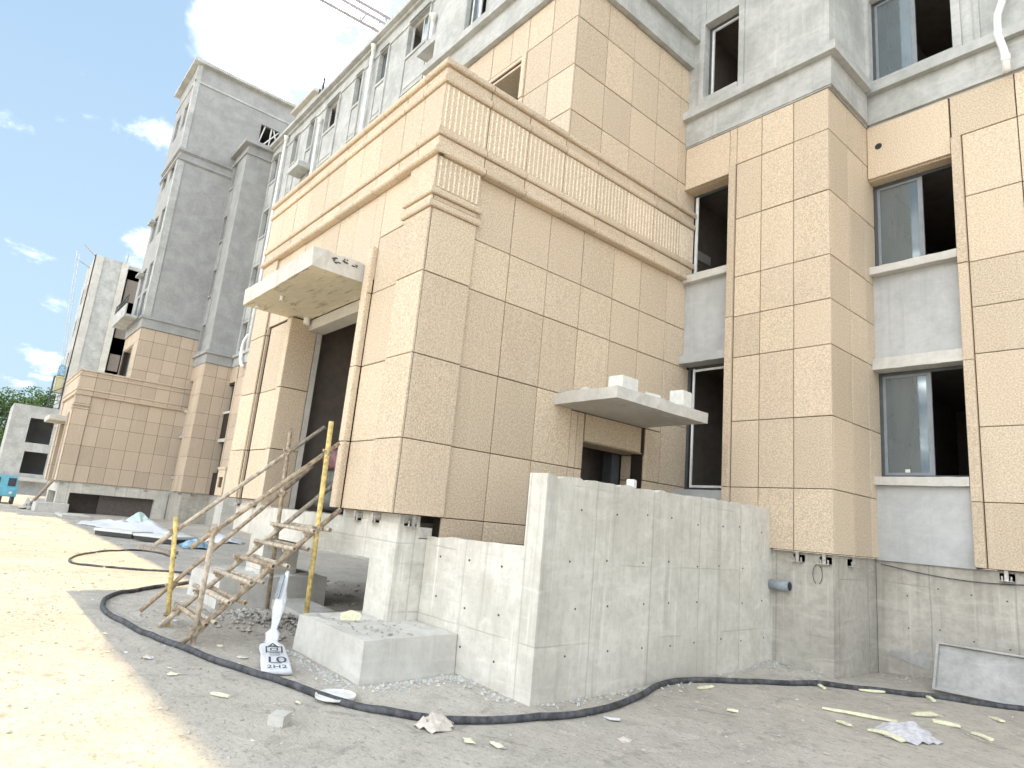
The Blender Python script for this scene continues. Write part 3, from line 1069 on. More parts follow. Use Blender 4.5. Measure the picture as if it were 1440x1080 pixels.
    def bcap(mb):
        mb.box(bx0 - .0, bx1 + .30, YB - .27, Y2 + 4, btop - .09, btop + .18)
        mb.box(bx0, bx1 + .10, YB - .07, YB + .029, btop - .75, btop - .60)
        mb.box(bx1 + .001, bx1 + .10, YB + .03, Y2 - .01, btop - .75, btop - .60)
    part(bu, 'roof_slab', [pm], bcap)
    # plinth under the bay
    part(root, 'plinth_wall', ['plinth'], lambda mb: mb.box(X(XP), X(XB) - .07, YB + .12, YB + .45, G - .3, 1.57).box(X(XB) - .4, X(XB) - .07, YB + .45, Y2 + .4, G - .3, 1.57))
    for x in (-4.85, -4.45):
        bracket(root, X(x), YB + .12, 1.55)
    bracket(root, X(XB) - .07, 10.5, 1.55, 'S')
    return porch


def facade(root, x0, x1, cols, storeys, top, mat, clad_x=None, ledge_z=9.272):
    """long wall on the Y2 line; cols = (x_left, x_right)"""
    holes = []
    for (a, c) in cols:
        for s_ in storeys:
            holes.append((a, c, s_, s_ + 1.78))

    def wall(mb):
        mb.grid_wall('y', Y2 + .03, Y2 + .28, (x0, x1), (ledge_z, top), holes)
        mb.box(x0, x1, Y2 + .28, 18, top - .9, top - .7)
        mb.box(x0, x1, 17.8, 18, G, top - .9)
        mb.box(x0, x0 + .2, Y2 + .28, 17.8, ledge_z, top - .9).box(x1 - .2, x1, Y2 + .28, 17.8, ledge_z, top - .9)
    w = part(root, 'facade_wall', [mat], wall)
    for h in holes:
        part(w, 'room', ['interior'], lambda mb: mb.room(h[0] - .3, h[1] + .3, Y2 + .285, 15, h[2] - .3, h[3] + .3))

    def cop(mb):
        mb.box(x0, x1, Y2 - .32, Y2 + .35, top, top + .2)
        mb.box(x0, x1, Y2 - .10, Y2 + .029, top - .16, top - .002)
        mb.box(x0, x1, Y2 - .03, Y2 + .029, top - .85, top - .72)
    part(w, 'coping', [mat], cop)

    def lg(mb):
        mb.box(x0, x1, Y2 - .03, Y2 + .029, ledge_z + .03, 9.86)
        mb.box(x0, x1, Y2 - .15, Y2 + .029, 9.862, 10.04)
    part(w, 'ledge', [mat], lg)
    return w, holes


# ================================================================== NEAR BUILDING
near = thing('apartment_building', 'unfinished apartment block wing in front with tan stone clad porch and side door canopy', 'building', (-7, 10, G))
wing(near, 0.0, True)

# side entrance: lintel panel, reveals, canopy
def side_door():
    xr = XP
    po = [o for o in near.children if o.name.startswith('porch')][0]
    panel(po, 'S', xr, 7.42, 8.84, 2.97, 3.42)
    panels(po, 'S', xr, [7.24, 7.40], [1.30, 2.515, 3.42])
    panels(po, 'S', xr, [8.95, 9.02], [1.30, 2.515, 3.42])
    for (z0, z1) in ((1.30, 2.515), (2.515, 2.96)):
        panel(po, 'F', 8.94, xr - .52, xr - .002, z0, z1)
    part(po, 'door_soffit', ['stone'], lambda mb: mb.box(xr - .5, xr - .04, 7.39, 8.92, 2.965, 2.995))
    part(po, 'inner_post', ['frame'], lambda mb: mb.box(xr - .75, xr - .54, 8.72, 8.93, 1.3, 2.96))
    slab(near, xr - .2, -5.84, 6.69, 8.90, 3.425, 3.60, 'side_canopy', ['rawpale'], amp=.014)
side_door()

# right-hand wall on the recessed line
RW = 10.0


def right_wall():
    wx0, wx1 = XB - .05, -2.97
    hol = [(wx0, wx1, 2.86, 4.66), (wx0, wx1, 6.52, 8.15)]

    def core(mb):
        mb.grid_wall('y', Y2 + .034, Y2 + .22, (-2.97, RW), (1.575, 9.268), [(-.1, 1.2, 2.86, 4.66), (-.1, 1.2, 6.52, 8.15)])
    wl = part(near, 'recessed_wall', ['backing'], core)
    cols = [-2.82, -2.08, -1.34, -.60, .14, .88, 1.62, 2.4]
    panels(wl, 'F', Y2, cols, ROWS[:-1])
    panels(wl, 'F', Y2, [-2.965] + cols[1:], [8.493, 9.262])
    panels(wl, 'F', Y2 - .05, [-2.97, -2.82], [1.579, 2.515, 4.66, 6.247, 8.49], name='window_trim', t=.08)
    panels(wl, 'F', Y2, [XB + .004, -2.975], [8.22, 9.262], t=.06)
    part(wl, 'window_head', ['stone'], lambda mb: mb.box(XB + .004, -2.975, Y2 + .061, Y2 + .34, 8.20, 8.26))
    part(wl, 'spandrel', ['spandrel'], lambda mb: mb.box(wx0, wx1, Y2 + .14, Y2 + .38, 4.87, 6.38))
    part(wl, 'spandrel', ['spandrel'], lambda mb: mb.box(wx0, wx1, Y2 + .05, Y2 + .38, 1.555, 2.735))
    sill(wl, XB + .003, wx1, Y2 - .03, Y2 + .38, 6.38, 6.52)
    sill(wl, XB + .003, wx1, Y2 - .01, Y2 + .38, 4.67, 4.87, name='window_lintel')
    sill(wl, XB + .003, wx1, Y2 - .06, Y2 + .38, 2.735, 2.875)
    window(near, XB + .0, wx1 + .1, 6.525, 8.19, Y2 + .27, 'frame', .55)
    window(near, XB + .0, wx1 + .1, 2.88, 4.665, Y2 + .27, 'frame', .55)
    part(wl, 'sticker', ['white'], lambda mb: mb.box(-3.93, -3.86, Y2 + .285, Y2 + .296, 2.98, 3.03))
    for (z0, z1) in ((2.6, 4.8), (6.4, 8.3)):
        part(wl, 'room', ['interior'], lambda mb: mb.room(XB - .1, wx1 + .5, Y2 + .385, 16, z0, z1))
    # dark disc painting the shade of a round hole for a future pipe
    part(wl, 'pipe_hole_shade', ['pipehole', 'stone_light'], lambda mb: mb.tube([(-4.08, Y2 - .003, 8.82), (-4.08, Y2 + .05, 8.82)], .06, 16))
    w, holes = facade(near, XB + .03, RW, [(-4.19, -2.86), (-.6, .9)], SILLS[2:], 31.0, 'plaster')  # roofline raised out of view so its shadow covers the foreground
    for h in holes:
        window(near, h[0], h[1], h[2], h[3], Y2 + .16, 'frame', .55)

    def trim(mb):
        for h in holes:
            mb.box(h[0] - .10, h[0] - .001, Y2 - .02, Y2 + .029, h[2] - .1, h[3] + .12)
            mb.box(h[1] + .001, h[1] + .13, Y2 - .02, Y2 + .029, h[2] - .1, h[3] + .12)
            mb.box(h[0] - .10, h[1] + .13, Y2 - .035, Y2 + .028, h[2] - .19, h[2] - .101)
        mb.box(-2.55, -2.47, Y2 - .005, Y2 + .029, 10.1, 30)
    part(w, 'window_surround', ['plaster'], trim)
    # plinth
    part(near, 'plinth_wall', ['plinth'], lambda mb: mb.box(XB - .06, RW, Y2 + .10, Y2 + .4, G - .3, 1.57))
    for x in (-2.62, -1.2):
        bracket(near, x, Y2 + .10, 1.56)
    # bent white downpipe
    def dp(mb):
        y = Y2 - .12
        mb.tube([(-2.115, y, 14.2), (-2.115, y, 10.68), (-2.13, y, 10.55), (-2.20, y, 10.35), (-2.21, y, 10.22), (-2.21, y - .02, 9.95), (-2.15, y - .06, 9.65), (-2.12, y - .10, 9.45), (-2.12, y - .10, 9.20)], .055, 12)
        for z in (10.62, 10.0, 9.42):
            x = {10.62: -2.115, 10.0: -2.21, 9.42: -2.12}[z]
            yy = y - (.10 if z == 9.42 else 0)
            mb.tube([(x, yy, z - .06), (x, yy, z + .06)], .066, 12)
    part(near, 'downpipe', ['pvc'], dp, True)
    # cable hanging below the cladding
    pts = []
    for i in range(25):
        f = i / 24
        pts.append((-4.25 + 2.3 * f, Y2 + .06 if f > .05 else YB + 1.6, 1.50 - .10 * math.sin(f * math.pi) - .04 * f))
    part(near, 'loose_cable', ['rubber'], lambda mb: mb.tube(pts, .008, 5))
    part(near, 'wire_loop', ['rubber'], lambda mb: mb.tube([(-4.56 + .07 * math.sin(a), YB + .09, 1.27 + .14 * math.cos(a)) for a in [k * .35 for k in range(-8, 9)]], .005, 5))


right_wall()
# stub of grey drain pipe
part(near, 'pipe_bore_shade', ['pipehole'], lambda mb: mb.tube([(-5.06, 9.83, 1.044), (-4.953, 9.83, 1.045)], .066, 18))  # dark plug painting the shade inside the pipe end
part(near, 'drain_pipe', ['greypipe', 'pipehole'], lambda mb: mb.pipe((-5.33, 9.83, 1.04), (-4.95, 9.83, 1.045), .075, .008, 18), True)

# ================================================================== MIDDLE FACADE + FAR WING
far = thing('apartment_building', 'long grey six storey block behind with a tall bare stair tower and pinkish porch', 'building', (-40, 11, G))
STONE = 'stone_far'
wing(far, DX, False)
COLS = [(-23.5, -21.75), (-26.25, -25.35), (-28.75, -27.95), (-32.25, -30.6), (-34.55, -33.75), (-36.95, -36.15), (-40.4, -39.3), (-20.4, -19.5), (-17.5, -16.0)]
ft = 24.1
fw, fholes = facade(far, XB + DX + .04, -12.11, COLS, SILLS[2:], ft, 'plaster')
for h in fholes:
    wide = h[1] - h[0] > 1.2
    window(far, h[0], h[1], h[2], h[3], Y2 + .20, 'frame_white' if wide else 'frame', .5, wide, swap=wide)


def ftrim(mb):
    for (a, c) in COLS:
        mb.box(c + .002, c + .12, Y2 - .05, Y2 + .029, 10.05, ft - .95)
        mb.box(a - .10, a - .002, Y2 - .03, Y2 + .029, 10.05, ft - .95)
    for h in fholes:
        mb.box(h[0], h[1], Y2 - .04, Y2 + .029, h[2] - .14, h[2] - .001)
        mb.box(h[0], h[1], Y2 - .03, Y2 + .029, h[3] + .001, h[3] + .10)
        if h[2] > 12:
            mb.box(h[0] + .06, h[1] - .06, Y2 + .005, Y2 + .029, h[2] - 1.70, h[2] - .20)


part(fw, 'window_surround', ['plaster'], ftrim)
for (x0, x1) in ((-21.0, -18.95), (-34.75, -33.2)):
    for z in (19.72, 15.95, 12.2):
        part(far, 'air_con_ledge', ['plaster'], lambda mb, x0=x0, x1=x1, z=z: mb.box(x0, x1, Y2 - .75, Y2 - .052, z, z + .32))
for (x, zt) in ((-26.85, 24.0), (-38.15, 23.9), (-32.65, 22.6), (-21.15, 22.2)):
    def dp(mb, x=x, zt=zt):
        mb.tube([(x, Y2 - .14, 9.9), (x, Y2 - .14, zt)], .085, 10)
        mb.tube([(x, Y2 - .14, zt - .35), (x, Y2 - .14, zt - .05), (x, Y2 - .14, zt)], .10, 10, r2=.17)
    part(far, 'downpipe', ['pvc'], dp, True)
part(far, 'downpipe', ['pvc'], lambda mb: mb.tube([(-38.3, Y2 - .2, 10.9), (-38.9, Y2 - .2, 10.6), (-39.0, Y2 - .2, 10.2), (-38.9, Y2 - .2, 9.5), (-38.5, Y2 - .2, 9.1), (-38.2, Y2 - .2, 9.0)], .10, 10), True)
# clad lower storeys of the facade line
def flow(mb):
    mb.grid_wall('y', Y2 + .034, Y2 + .22, (XB + DX, -13.7), (1.575, 9.268), [(XB + DX, -39.67, 2.86, 4.66), (XB + DX, -39.67, 6.52, 8.15)])
fl = part(far, 'lower_wall', ['backing'], flow)
panels(fl, 'F', Y2, [-39.52, -38.78, -38.04, -37.3, -36.56, -35.8, -35.0, -34.2], ROWS)
panels(fl, 'F', Y2 - .04, [-39.67, -39.52], [1.579, 4.66, 6.247, 8.43], name='window_trim', t=.07)
panels(fl, 'F', Y2, [XB + DX, -39.67], [8.30, 9.262], t=.06)
for (z0, z1) in ((2.7, 4.8), (6.4, 8.3)):
    part(fl, 'room', ['interior'], lambda mb: mb.room(-41.0, -39.4, Y2 + .225, 15, z0, z1))
for (z0, z1) in ((4.67, 4.87), (6.38, 6.52)):
    sill(fl, XB + DX + .01, -39.67, Y2 - .05, Y2 + .03, z0, z1)
part(far, 'meter_box', ['stone', 'interior'], lambda mb: (mb.grid_wall('y', 10.6, 10.68, (-37.2, -36.0), (1.58, 2.95), [(-36.95, -36.2, 2.0, 2.55)]), mb.box(-37.2, -37.12, 10.681, Y2 - .05, 1.58, 2.95), mb.box(-36.08, -36.0, 10.681, Y2 - .05, 1.58, 2.95), mb.box(-37.26, -35.94, 10.55, Y2 - .05, 2.951, 3.08)))
part(far, 'plinth_wall', ['plinth'], lambda mb: mb.box(XB + DX - .06, -13.4, Y2 + .12, Y2 + .4, G - .3, 1.57))
part(far, 'plinth_pier', ['rawpale'], lambda mb: mb.box(-37.1, -35.9, 10.75, Y2 + .11, G - .2, 1.575))
STONE = 'stone'
# rooftop details
part(far, 'roof_post', ['rail'], lambda mb: mb.tube([(-37.4, 12.5, 23.4), (-37.4, 12.5, 27.6)], .07, 6).tube([(-36.9, 12.5, 23.4), (-36.9, 12.5, 28.2)], .07, 6))
part(far, 'roof_hut', ['rawpale'], lambda mb: mb.box(-41.6, -38.3, 12.6, 15.4, 23.3, 27.8).box(-41.9, -38.0, 12.3, 15.7, 27.801, 28.0))

# ================================================================== THIRD BLOCK, BARE CONCRETE
third = thing('apartment_building', 'bare grey concrete tower block farthest left with raw porch and black openings', 'building', (-84, 9, G))
tx, ty, tt = -82.4, YU, 26.3


def t3(mb):
    mb.grid_wall('x', tx, tx - .25, (ty + .25, 9.75), (6, tt), [])
    mb.grid_wall('y', ty, ty + .25, (tx - 7.5, tx), (6, tt), [(tx - 5.6, tx - 4.2, s_, s_ + 1.8) for s_ in SILLS[1:]] + [(tx - 2.8, tx - 1.4, s_, s_ + 1.8) for s_ in SILLS[1:]])
    mb.box(tx - 7.5, tx - 7.25, ty + .25, 18, 0, tt)
    mb.box(tx - 7.5, tx - .25, ty + .25, 18, tt - .4, tt - .1)
tm = part(third, 'stair_tower', ['plaster'], t3)
part(tm, 'corner_strip', ['rawpale'], lambda mb: mb.box(tx + .001, tx + .12, ty - .1, ty + .75, 6, tt).box(tx - .8, tx + .12, ty - .1, ty - .001, 6, tt).box(tx + .001, tx + .12, 9.1, 9.75, 6, tt))
part(tm, 'room', ['interior'], lambda mb: mb.box(tx - 7, tx - .3, ty + .6, 17, 6.2, tt - .5))
rx = tx - .3
hol3 = [(9.95, 10.95, s_, s_ + 1.9) for s_ in SILLS[1:5]] + [(9.95, 11.4, 22.0, 24.6)]
part(third, 'recess_wall', ['plaster'], lambda mb: mb.grid_wall('x', rx, rx - .25, (9.75, 16), (1.5, 25.9), hol3))
for h in hol3[:-1]:
    part(third, 'room', ['interior'], lambda mb: mb.room(rx - 3, rx - .26, h[0] - .2, h[1] + .2, h[2] - .2, h[3] + .2, 'x'))
part(third, 'scaffold_brace', ['frame_white'], lambda mb: mb.tube([(rx - .1, 9.95, 24.5), (rx - .1, 11.0, 22.0)], .07, 6).tube([(rx - .1, 9.95, 22.0), (rx - .1, 11.2, 23.6)], .07, 6).tube([(rx - .1, 10.5, 22.0), (rx - .1, 10.5, 24.6)], .07, 6))
def p3(mb):
    mb.grid_wall('x', -82.0, -82.3, (2.75, 10.2), (1.55, 8.8), [(4.35, 6.4, 5.05, 7.55), (4.5, 6.5, 1.95, 4.15)])
    mb.box(-89, -82.3, 2.75, 3.05, 1.55, 8.8).box(-89, -82.3, 3.05, 10, 8.3, 8.6).box(-89, -88.7, 3.05, 10, 1.55, 8.3)
    mb.box(-88.5, -82.1, 3.1, 10, G, 1.54)
part(third, 'porch', ['plaster'], p3)
part(third, 'room', ['plaster_dark'], lambda mb: mb.room(-86, -82.31, 3.6, 9, 1.7, 8.0, 'x').box(-86, -82.32, 4.0, 6.6, 4.3, 4.9))
part(third, 'entrance_slab', ['rawpale'], lambda mb: mb.box(-88.6, -81.2, 2.4, 6.9, 1.2, 1.549))
for a_, c_, r_ in (((tx - .1, ty, tt - .2), (tx + .3, ty - 1.3, tt + .7), .06), ((tx - 5, ty, tt - .2), (tx - 4.6, ty - 1.4, tt + .3), .06), ((tx, 9.5, tt), (tx, 9.5, tt + 1.2), .06)):
    part(third, 'roof_rod', ['plaster_dark'], lambda mb: mb.tube([a_, c_], r_, 6))
part(third, 'facade_wall', ['plaster'], lambda mb: mb.box(-76, -49, 12.0, 12.3, G, 24).box(-76, -49, 12.3, 17, 23.3, 23.6).box(-49.3, -49, 12.3, 17, G, 23.3))
# hoist on the raw porch roof
ho = thing('material_hoist', 'small yellow material hoist on the raw porch roof at far left', 'hoist', (-82.8, 5.9, 8.8))
def hoist(mb):
    for (a, c) in ((-83.3, 5.5), (-82.3, 5.5), (-83.3, 6.5), (-82.3, 6.5)):
        mb.tube([(a, c, 8.6), (a, c, 12.3)], .05, 5)
    for z in (8.9, 9.7, 10.5):
        mb.tube([(-82.3, 5.5, z), (-82.3, 6.5, z + .7)], .035, 5).tube([(-83.3, 5.5, z), (-82.3, 5.5, z + .7)], .035, 5)
        mb.tube([(-82.3, 5.5, z), (-82.3, 6.5, z)], .035, 5)
part(ho, 'mast', ['rail'], hoist)
part(ho, 'cage', ['hoistyellow'], lambda mb: mb.box(-83.1, -82.5, 5.65, 6.35, 10.6, 12.2).box(-83.2, -82.4, 5.55, 6.45, 12.2, 12.32))
part(ho, 'counterweight', ['bluefilm'], lambda mb: mb.box(-83.1, -82.5, 5.65, 6.35, 12.4, 13.4).box(-83.0, -82.6, 5.75, 6.25, 13.4, 13.6))
part(ho, 'cable', ['steel'], lambda mb: mb.tube([(-82.8, 5.8, 13.5), (-83.8, 4.8, 26.6)], .03, 4).tube([(-82.8, 6.0, 13.5), (-84.2, 5.1, 26.4)], .03, 4))

# ================================================================== STEP WALL, FOOTINGS
sw = thing('concrete_wall', 'stepped raw concrete stair wall with bolt holes in front of the side door', 'wall', (-5.2, 7.0, G))


def stepwall(mb):
    a0, a1 = (-5.0, 4.711), (-5.27, 9.93)
    n = 60
    tp, bt = [], []
    th = .285
    vs = []
    for i in range(n + 1):
        f = i / n
        x, y = a0[0] + (a1[0] - a0[0]) * f, a0[1] + (a1[1] - a0[1]) * f
        z = 2.142 + .06 * f + random.uniform(-.012, .010) - (.03 if random.random() < .12 else 0)
        vs += [(x, y, G - .2), (x + random.uniform(-.004, .004), y, z), (x - th, y, z + random.uniform(-.006, .006)), (x - th, y, G - .2)]
    fs = []
    for i in range(n):
        a, c = i * 4, (i + 1) * 4
        for k in range(4):
            fs.append((a + k, c + k, c + (k + 1) % 4, a + (k + 1) % 4))
    fs += [(0, 1, 2, 3), (n * 4 + 3, n * 4 + 2, n * 4 + 1, n * 4)]
    mb.add(vs, fs)
part(sw, 'tall_wall', ['raw'], stepwall)


def lowwall(mb):
    n = 14
    vs = []
    x0, x1 = -7.17, -5.0 - .2855
    for i in range(n + 1):
        f = i / n
        x = x0 + (x1 - x0) * f
        z = 1.335 + .035 * f + random.uniform(-.006, .006) + (.02 if .25 < f < .4 else 0)
        vs += [(x, 4.711, G - .2), (x, 4.711 + random.uniform(0, .006), z), (x, 5.0, z - .02), (x, 5.0, G - .2)]
    fs = []
    for i in range(n):
        a, c = i * 4, (i + 1) * 4
        for k in range(4):
            fs.append((a + k, c + k, c + (k + 1) % 4, a + (k + 1) % 4))
    fs += [(0, 1, 2, 3), (n * 4 + 3, n * 4 + 2, n * 4 + 1, n * 4)]
    mb.add(vs, fs)
part(sw, 'low_wall', ['raw'], lowwall)
bolt = MB()
bolt.tube([(.004, 0, 0), (-.02, 0, 0)], .0125, 8)
bolt_me = bolt.mesh('tie_hole', ['void'])
for r_, z in enumerate((.28, .78, 1.28, 1.82)):
    for k in range(8):
        f = .10 + k * .118 + random.uniform(-.016, .016)
        if random.random() < .13:
            continue
        o = place('tie_hole', bolt_me, (-5.0 - .27 * f + .001, 4.711 + 5.22 * f, z + random.uniform(-.03, .03)), sw)
for r_, z in enumerate((.15, .62, 1.12)):
    for k in range(3):
        o = place('tie_hole', bolt_me, (-6.85 + k * .62 + random.uniform(-.04, .04), 4.709, z + random.uniform(-.03, .03)), sw)
        o.rotation_euler = (0, 0, -math.pi / 2)
# tie holes in the plinth beside it
for k in range(9):
    x = -3.9 + (k % 5) * .42
    z = .55 + (k // 5) * .6
    o = place('tie_hole', bolt_me, (x, Y2 + .099, z + random.uniform(-.1, .1)), near)
    o.rotation_euler = (0, 0, -math.pi / 2)


def footing(label, x0, x1, y0, y1, z1, back, group='column footings'):
    mb = MB()
    n = 14
    vs, fs = [], []
    # tapered side walls with uneven rubble-strewn top
    for j in range(n + 1):
        for i in range(n + 1):
            u, v = i / n, j / n
            x, y = x0 + .05 + (x1 - x0 - .08) * u, y0 + .02 + (y1 - y0 - .02) * v
            z = z1 + .03 * noise.noise((x * 3, y * 3, 1)) + .02 * noise.noise((x * 9, y * 9, 3)) + .05 * v * v
            if i in (0, n) or j in (0, n):
                z = z1 + .012 * noise.noise((x * 4, y * 4, 7)) + .03 * v
            vs.append((x, y, z))
    for j in range(n):
        for i in range(n):
            a = j * (n + 1) + i
            fs.append((a, a + 1, a + n + 2, a + n + 1))
    ring = [i for i in range(n + 1)] + [j * (n + 1) + n for j in range(1, n + 1)] + [n * (n + 1) + i for i in range(n - 1, -1, -1)] + [j * (n + 1) for j in range(n - 1, 0, -1)]
    base = len(vs)
    for k in ring:
        x, y, z = vs[k]
        u, v = (x - x0) / (x1 - x0), (y - y0) / (y1 - y0)
        vs.append((x0 + (x1 - x0) * min(1, max(0, (u - .03) / .94)), y0 + (y1 - y0) * min(1, max(0, (v - .015) / .97)), G - .15))
    m_ = len(ring)
    for k in range(m_):
        fs.append((ring[k], base + k, base + (k + 1) % m_, ring[(k + 1) % m_]))
    mb.add(vs, fs)
    o = mb.obj('concrete_footing', ['rawpale'])
    return tag(o, label, 'footing', group)


footing('pale concrete footing block with rubble on top in front of the stepped wall', -8.02, -6.26, 3.50, 4.70, .27, True)
footing('concrete footing block behind the tube stairs, half in sunlight', -12.75, -11.05, 3.47, 5.3, .33, True)
footing('grey concrete footing block before the far porch corner', -45.2, -43.1, 3.4, 4.9, .33, True)
fs_ = tag(part(None, 'stone_slab', ['rawpale'], lambda mb: mb.hexa([(-10.9, 4.3, G), (-9.5, 4.2, G), (-9.5, 4.75, G), (-10.9, 4.85, G)], [(-10.88, 4.3, .02), (-9.52, 4.2, .02), (-9.52, 4.75, .04), (-10.88, 4.85, .04)])), 'flat pale slab lying beneath the tube stairs', 'slab')
# near plinth leaning steel channel
ch = thing('steel_formwork', 'long grey steel formwork channel leaning on the plinth at lower right', 'formwork', (-2.2, 10.9, G))
def chan(mb):
    a0, a1 = Vector((-3.36, 10.70, G + .03)), Vector((-.8, 11.02, G + .03))
    d = (a1 - a0)
    up = Vector((.0, .25, .60))
    n = Vector((0, -1, .42)).normalized()
    def plate(o0, o1, w0, w1, th):
        P0 = [a0 + up * w0 + n * o0, a1 + up * w0 + n * o0, a1 + up * w1 + n * o0, a0 + up * w1 + n * o0]
        P1 = [a0 + up * w0 + n * o1, a1 + up * w0 + n * o1, a1 + up * w1 + n * o1, a0 + up * w1 + n * o1]
        mb.hexa(P0, P1)
    plate(0, .012, 0, 1, 0)
    plate(.0125, .075, 0, .035, 0)
    plate(.0125, .075, .965, 1.0, 0)
    e = d.normalized() * .03
    mb.hexa([a0 + up * .036 + n * .0125, a0 + e + up * .036 + n * .0125, a0 + e + up * .964 + n * .0125, a0 + up * .964 + n * .0125],
            [a0 + up * .036 + n * .07, a0 + e + up * .036 + n * .07, a0 + e + up * .964 + n * .07, a0 + up * .964 + n * .07])
part(ch, 'channel', ['oldsteel'], chan)

# ================================================================== SCAFFOLD TUBE STAIRS
st = thing('scaffold_stairs', 'makeshift stairs of rusty scaffold tubes climbing to the porch doorway', 'stairs', (-9.0, 3.1, G))
xL, xR = -9.59, -8.45
R_ = .030


def tubep(name, a, c, mat='rust', r=R_):
    return part(st, name, [mat], lambda mb: mb.pipe(a, c, r, .007, 12), True)


def lerp(a, c, f):
    return tuple(a[i] + (c[i] - a[i]) * f for i in range(3))


tubep('stringer', (xL + .04, 2.34, G + .01), (xL + .04, 4.46, 1.93), 'rustpale', .035)
tubep('stringer', (xR - .02, 2.36, G + .02), (xR - .02, 4.10, 1.56), 'rust', .035)
tubep('handrail', (xL - .03, 2.12, .88), (xL - .03, 4.19, 2.79), 'rustpale')
tubep('handrail', (xL - .09, 2.12, .05), (xL - .09, 4.12, 2.17), 'rust')
tubep('handrail', (xR - .05, 2.27, .955), (xR - .05, 3.95, 2.46), 'rust')
tubep('post', (-9.592, 2.459, G - .02), (-9.60, 2.31, 1.265), 'yellow', .031)
tubep('post', (-8.451, 2.481, G - .02), (-8.46, 2.481, 1.255), 'rustpale', .032)
tubep('post', (-8.46, 3.83, G), (-8.45, 3.765, 2.74), 'yellow', .034)
tubep('post', (xL, 3.74, G), (xL, 3.648, 2.69), 'rust', .031)
TR = [(2.546, .106), (2.645, .125), (2.761, .352), (2.946, .351), (2.983, .584), (3.13, .590), (3.213, .79), (3.41, .795), (3.452, 1.013), (3.633, 1.02), (3.693, 1.252), (3.90, 1.28)]
for i, (y, z) in enumerate(TR):
    e = random.uniform(-.06, .06)
    tubep('tread_tube', (xL - .18 + e, y + random.uniform(-.02, .02), z + random.uniform(-.02, .02)), (xR + .17 + e * .4, y, z), 'rustpale' if i % 3 else 'rust', .029)
def coupler(p, r=.046):
    def f(mb):
        x, y, z = p
        mb.tube([(x - .035, y, z), (x + .035, y, z)], r, 8)
        mb.tube([(x, y - .02, z - .045), (x, y + .02, z + .045)], r, 8)
        mb.tube([(x + .02, y - .07, z + .02), (x + .02, y + .07, z + .02)], .012, 6)
        mb.tube([(x + .02, y - .085, z + .02), (x + .02, y - .07, z + .02)], .022, 6)
    return part(st, 'coupler', ['rust'], f)
for p_ in [(xL - .03, 2.33, 1.08), (xL - .05, 2.43, .37), (xR, 2.48, 1.15), (xR, 2.5, .02), (xL, 2.47, .0), (-8.46, 3.79, 2.31), (-8.45, 3.80, 1.28), (xL, 3.67, 2.32), (xL, 3.69, 1.70)] + \
        [(xR - .02, y, z - .05) for (y, z) in TR[::2]] + [(xL + .03, y, z - .04) for (y, z) in TR[::2]]:
    coupler(p_)

# plastic sack tied to the stair post
bagt = thing('plastic_sack', 'long white printed plastic sack tied to the tube stairs and trailing on the ground', 'bag', (-7.0, 2.85, G))
prof = [(-8.30, 3.42, .74, .02), (-8.28, 3.40, .66, .035), (-8.25, 3.37, .52, .052), (-8.23, 3.355, .40, .066), (-8.22, 3.34, .28, .070), (-8.21, 3.33, .14, .05), (-8.205, 3.325, .06, .035), (-8.19, 3.31, .0, .085), (-8.13, 3.29, -.04, .075), (-8.05, 3.26, -.07, .07),
        (-7.98, 3.235, -.09, .135), (-7.84, 3.19, -.095, .145), (-7.60, 3.12, -.10, .14), (-7.35, 3.04, -.10, .15), (-7.08, 2.95, -.105, .148), (-6.84, 2.87, -.112, .152)]
def bagm(mb):
    n = 22
    vs, fs = [], []
    k = len(prof)
    for i, (x, y, z, w) in enumerate(prof):
        a = Vector(prof[max(0, i - 1)][:3])
        c = Vector(prof[min(k - 1, i + 1)][:3])
        d = (c - a).normalized()
        side = d.cross(Vector((0, 0, 1))).normalized()
        up = side.cross(d).normalized()
        th = .55 if i < 9 else .16
        for j in range(n):
            an = 2 * math.pi * j / n
            wr = 1 + (.45 if i < 10 else .05) * noise.noise((i * .9, j * 1.7, 3)) + (.32 if i < 10 else .06) * noise.noise((i * .25, j * 2.9, 12))
            ex = .42 if i >= 10 else 1.0
            ca, sa = math.cos(an), math.sin(an)
            ca, sa = math.copysign(abs(ca) ** ex, ca), math.copysign(abs(sa) ** ex, sa)
            q = Vector((x, y, z)) + side * ca * w * wr + up * sa * w * th * wr * (1 + .5 * noise.noise((i * 1.3, j * .8, 8)))
            q.z = max(q.z, gz(q.x, q.y) + .006)
            vs.append(q)
    for i in range(k - 1):
        for j in range(n):
            fs.append((i * n + j, i * n + (j + 1) % n, (i + 1) * n + (j + 1) % n, (i + 1) * n + j))
    fs += [tuple(range(n)), tuple((k - 1) * n + j for j in range(n))[::-1]]
    mb.add(vs, fs)
bag_o = part(bagt, 'film', ['bag'], bagm, True)
part(bagt, 'tape_strip', ['greypipe'], lambda mb: mb.hexa([(-8.25, 3.33, .70), (-8.20, 3.36, .70), (-8.17, 3.31, .42), (-8.22, 3.28, .42)], [(-8.24, 3.315, .70), (-8.19, 3.345, .70), (-8.16, 3.295, .42), (-8.21, 3.265, .42)]))


def text_mesh(s, size):
    c = bpy.data.curves.new('print', 'FONT')
    c.body = s
    c.size = size
    c.align_x = 'CENTER'
    c.align_y = 'CENTER'
    c.extrude = .001
    o = bpy.data.objects.new('print', c)
    COL.objects.link(o)
    bpy.context.view_layer.update()
    me = bpy.data.meshes.new_from_object(o.evaluated_get(bpy.context.evaluated_depsgraph_get()))
    bpy.data.objects.remove(o)
    me.materials.clear()
    me.materials.append(MAT['ink'])
    return me


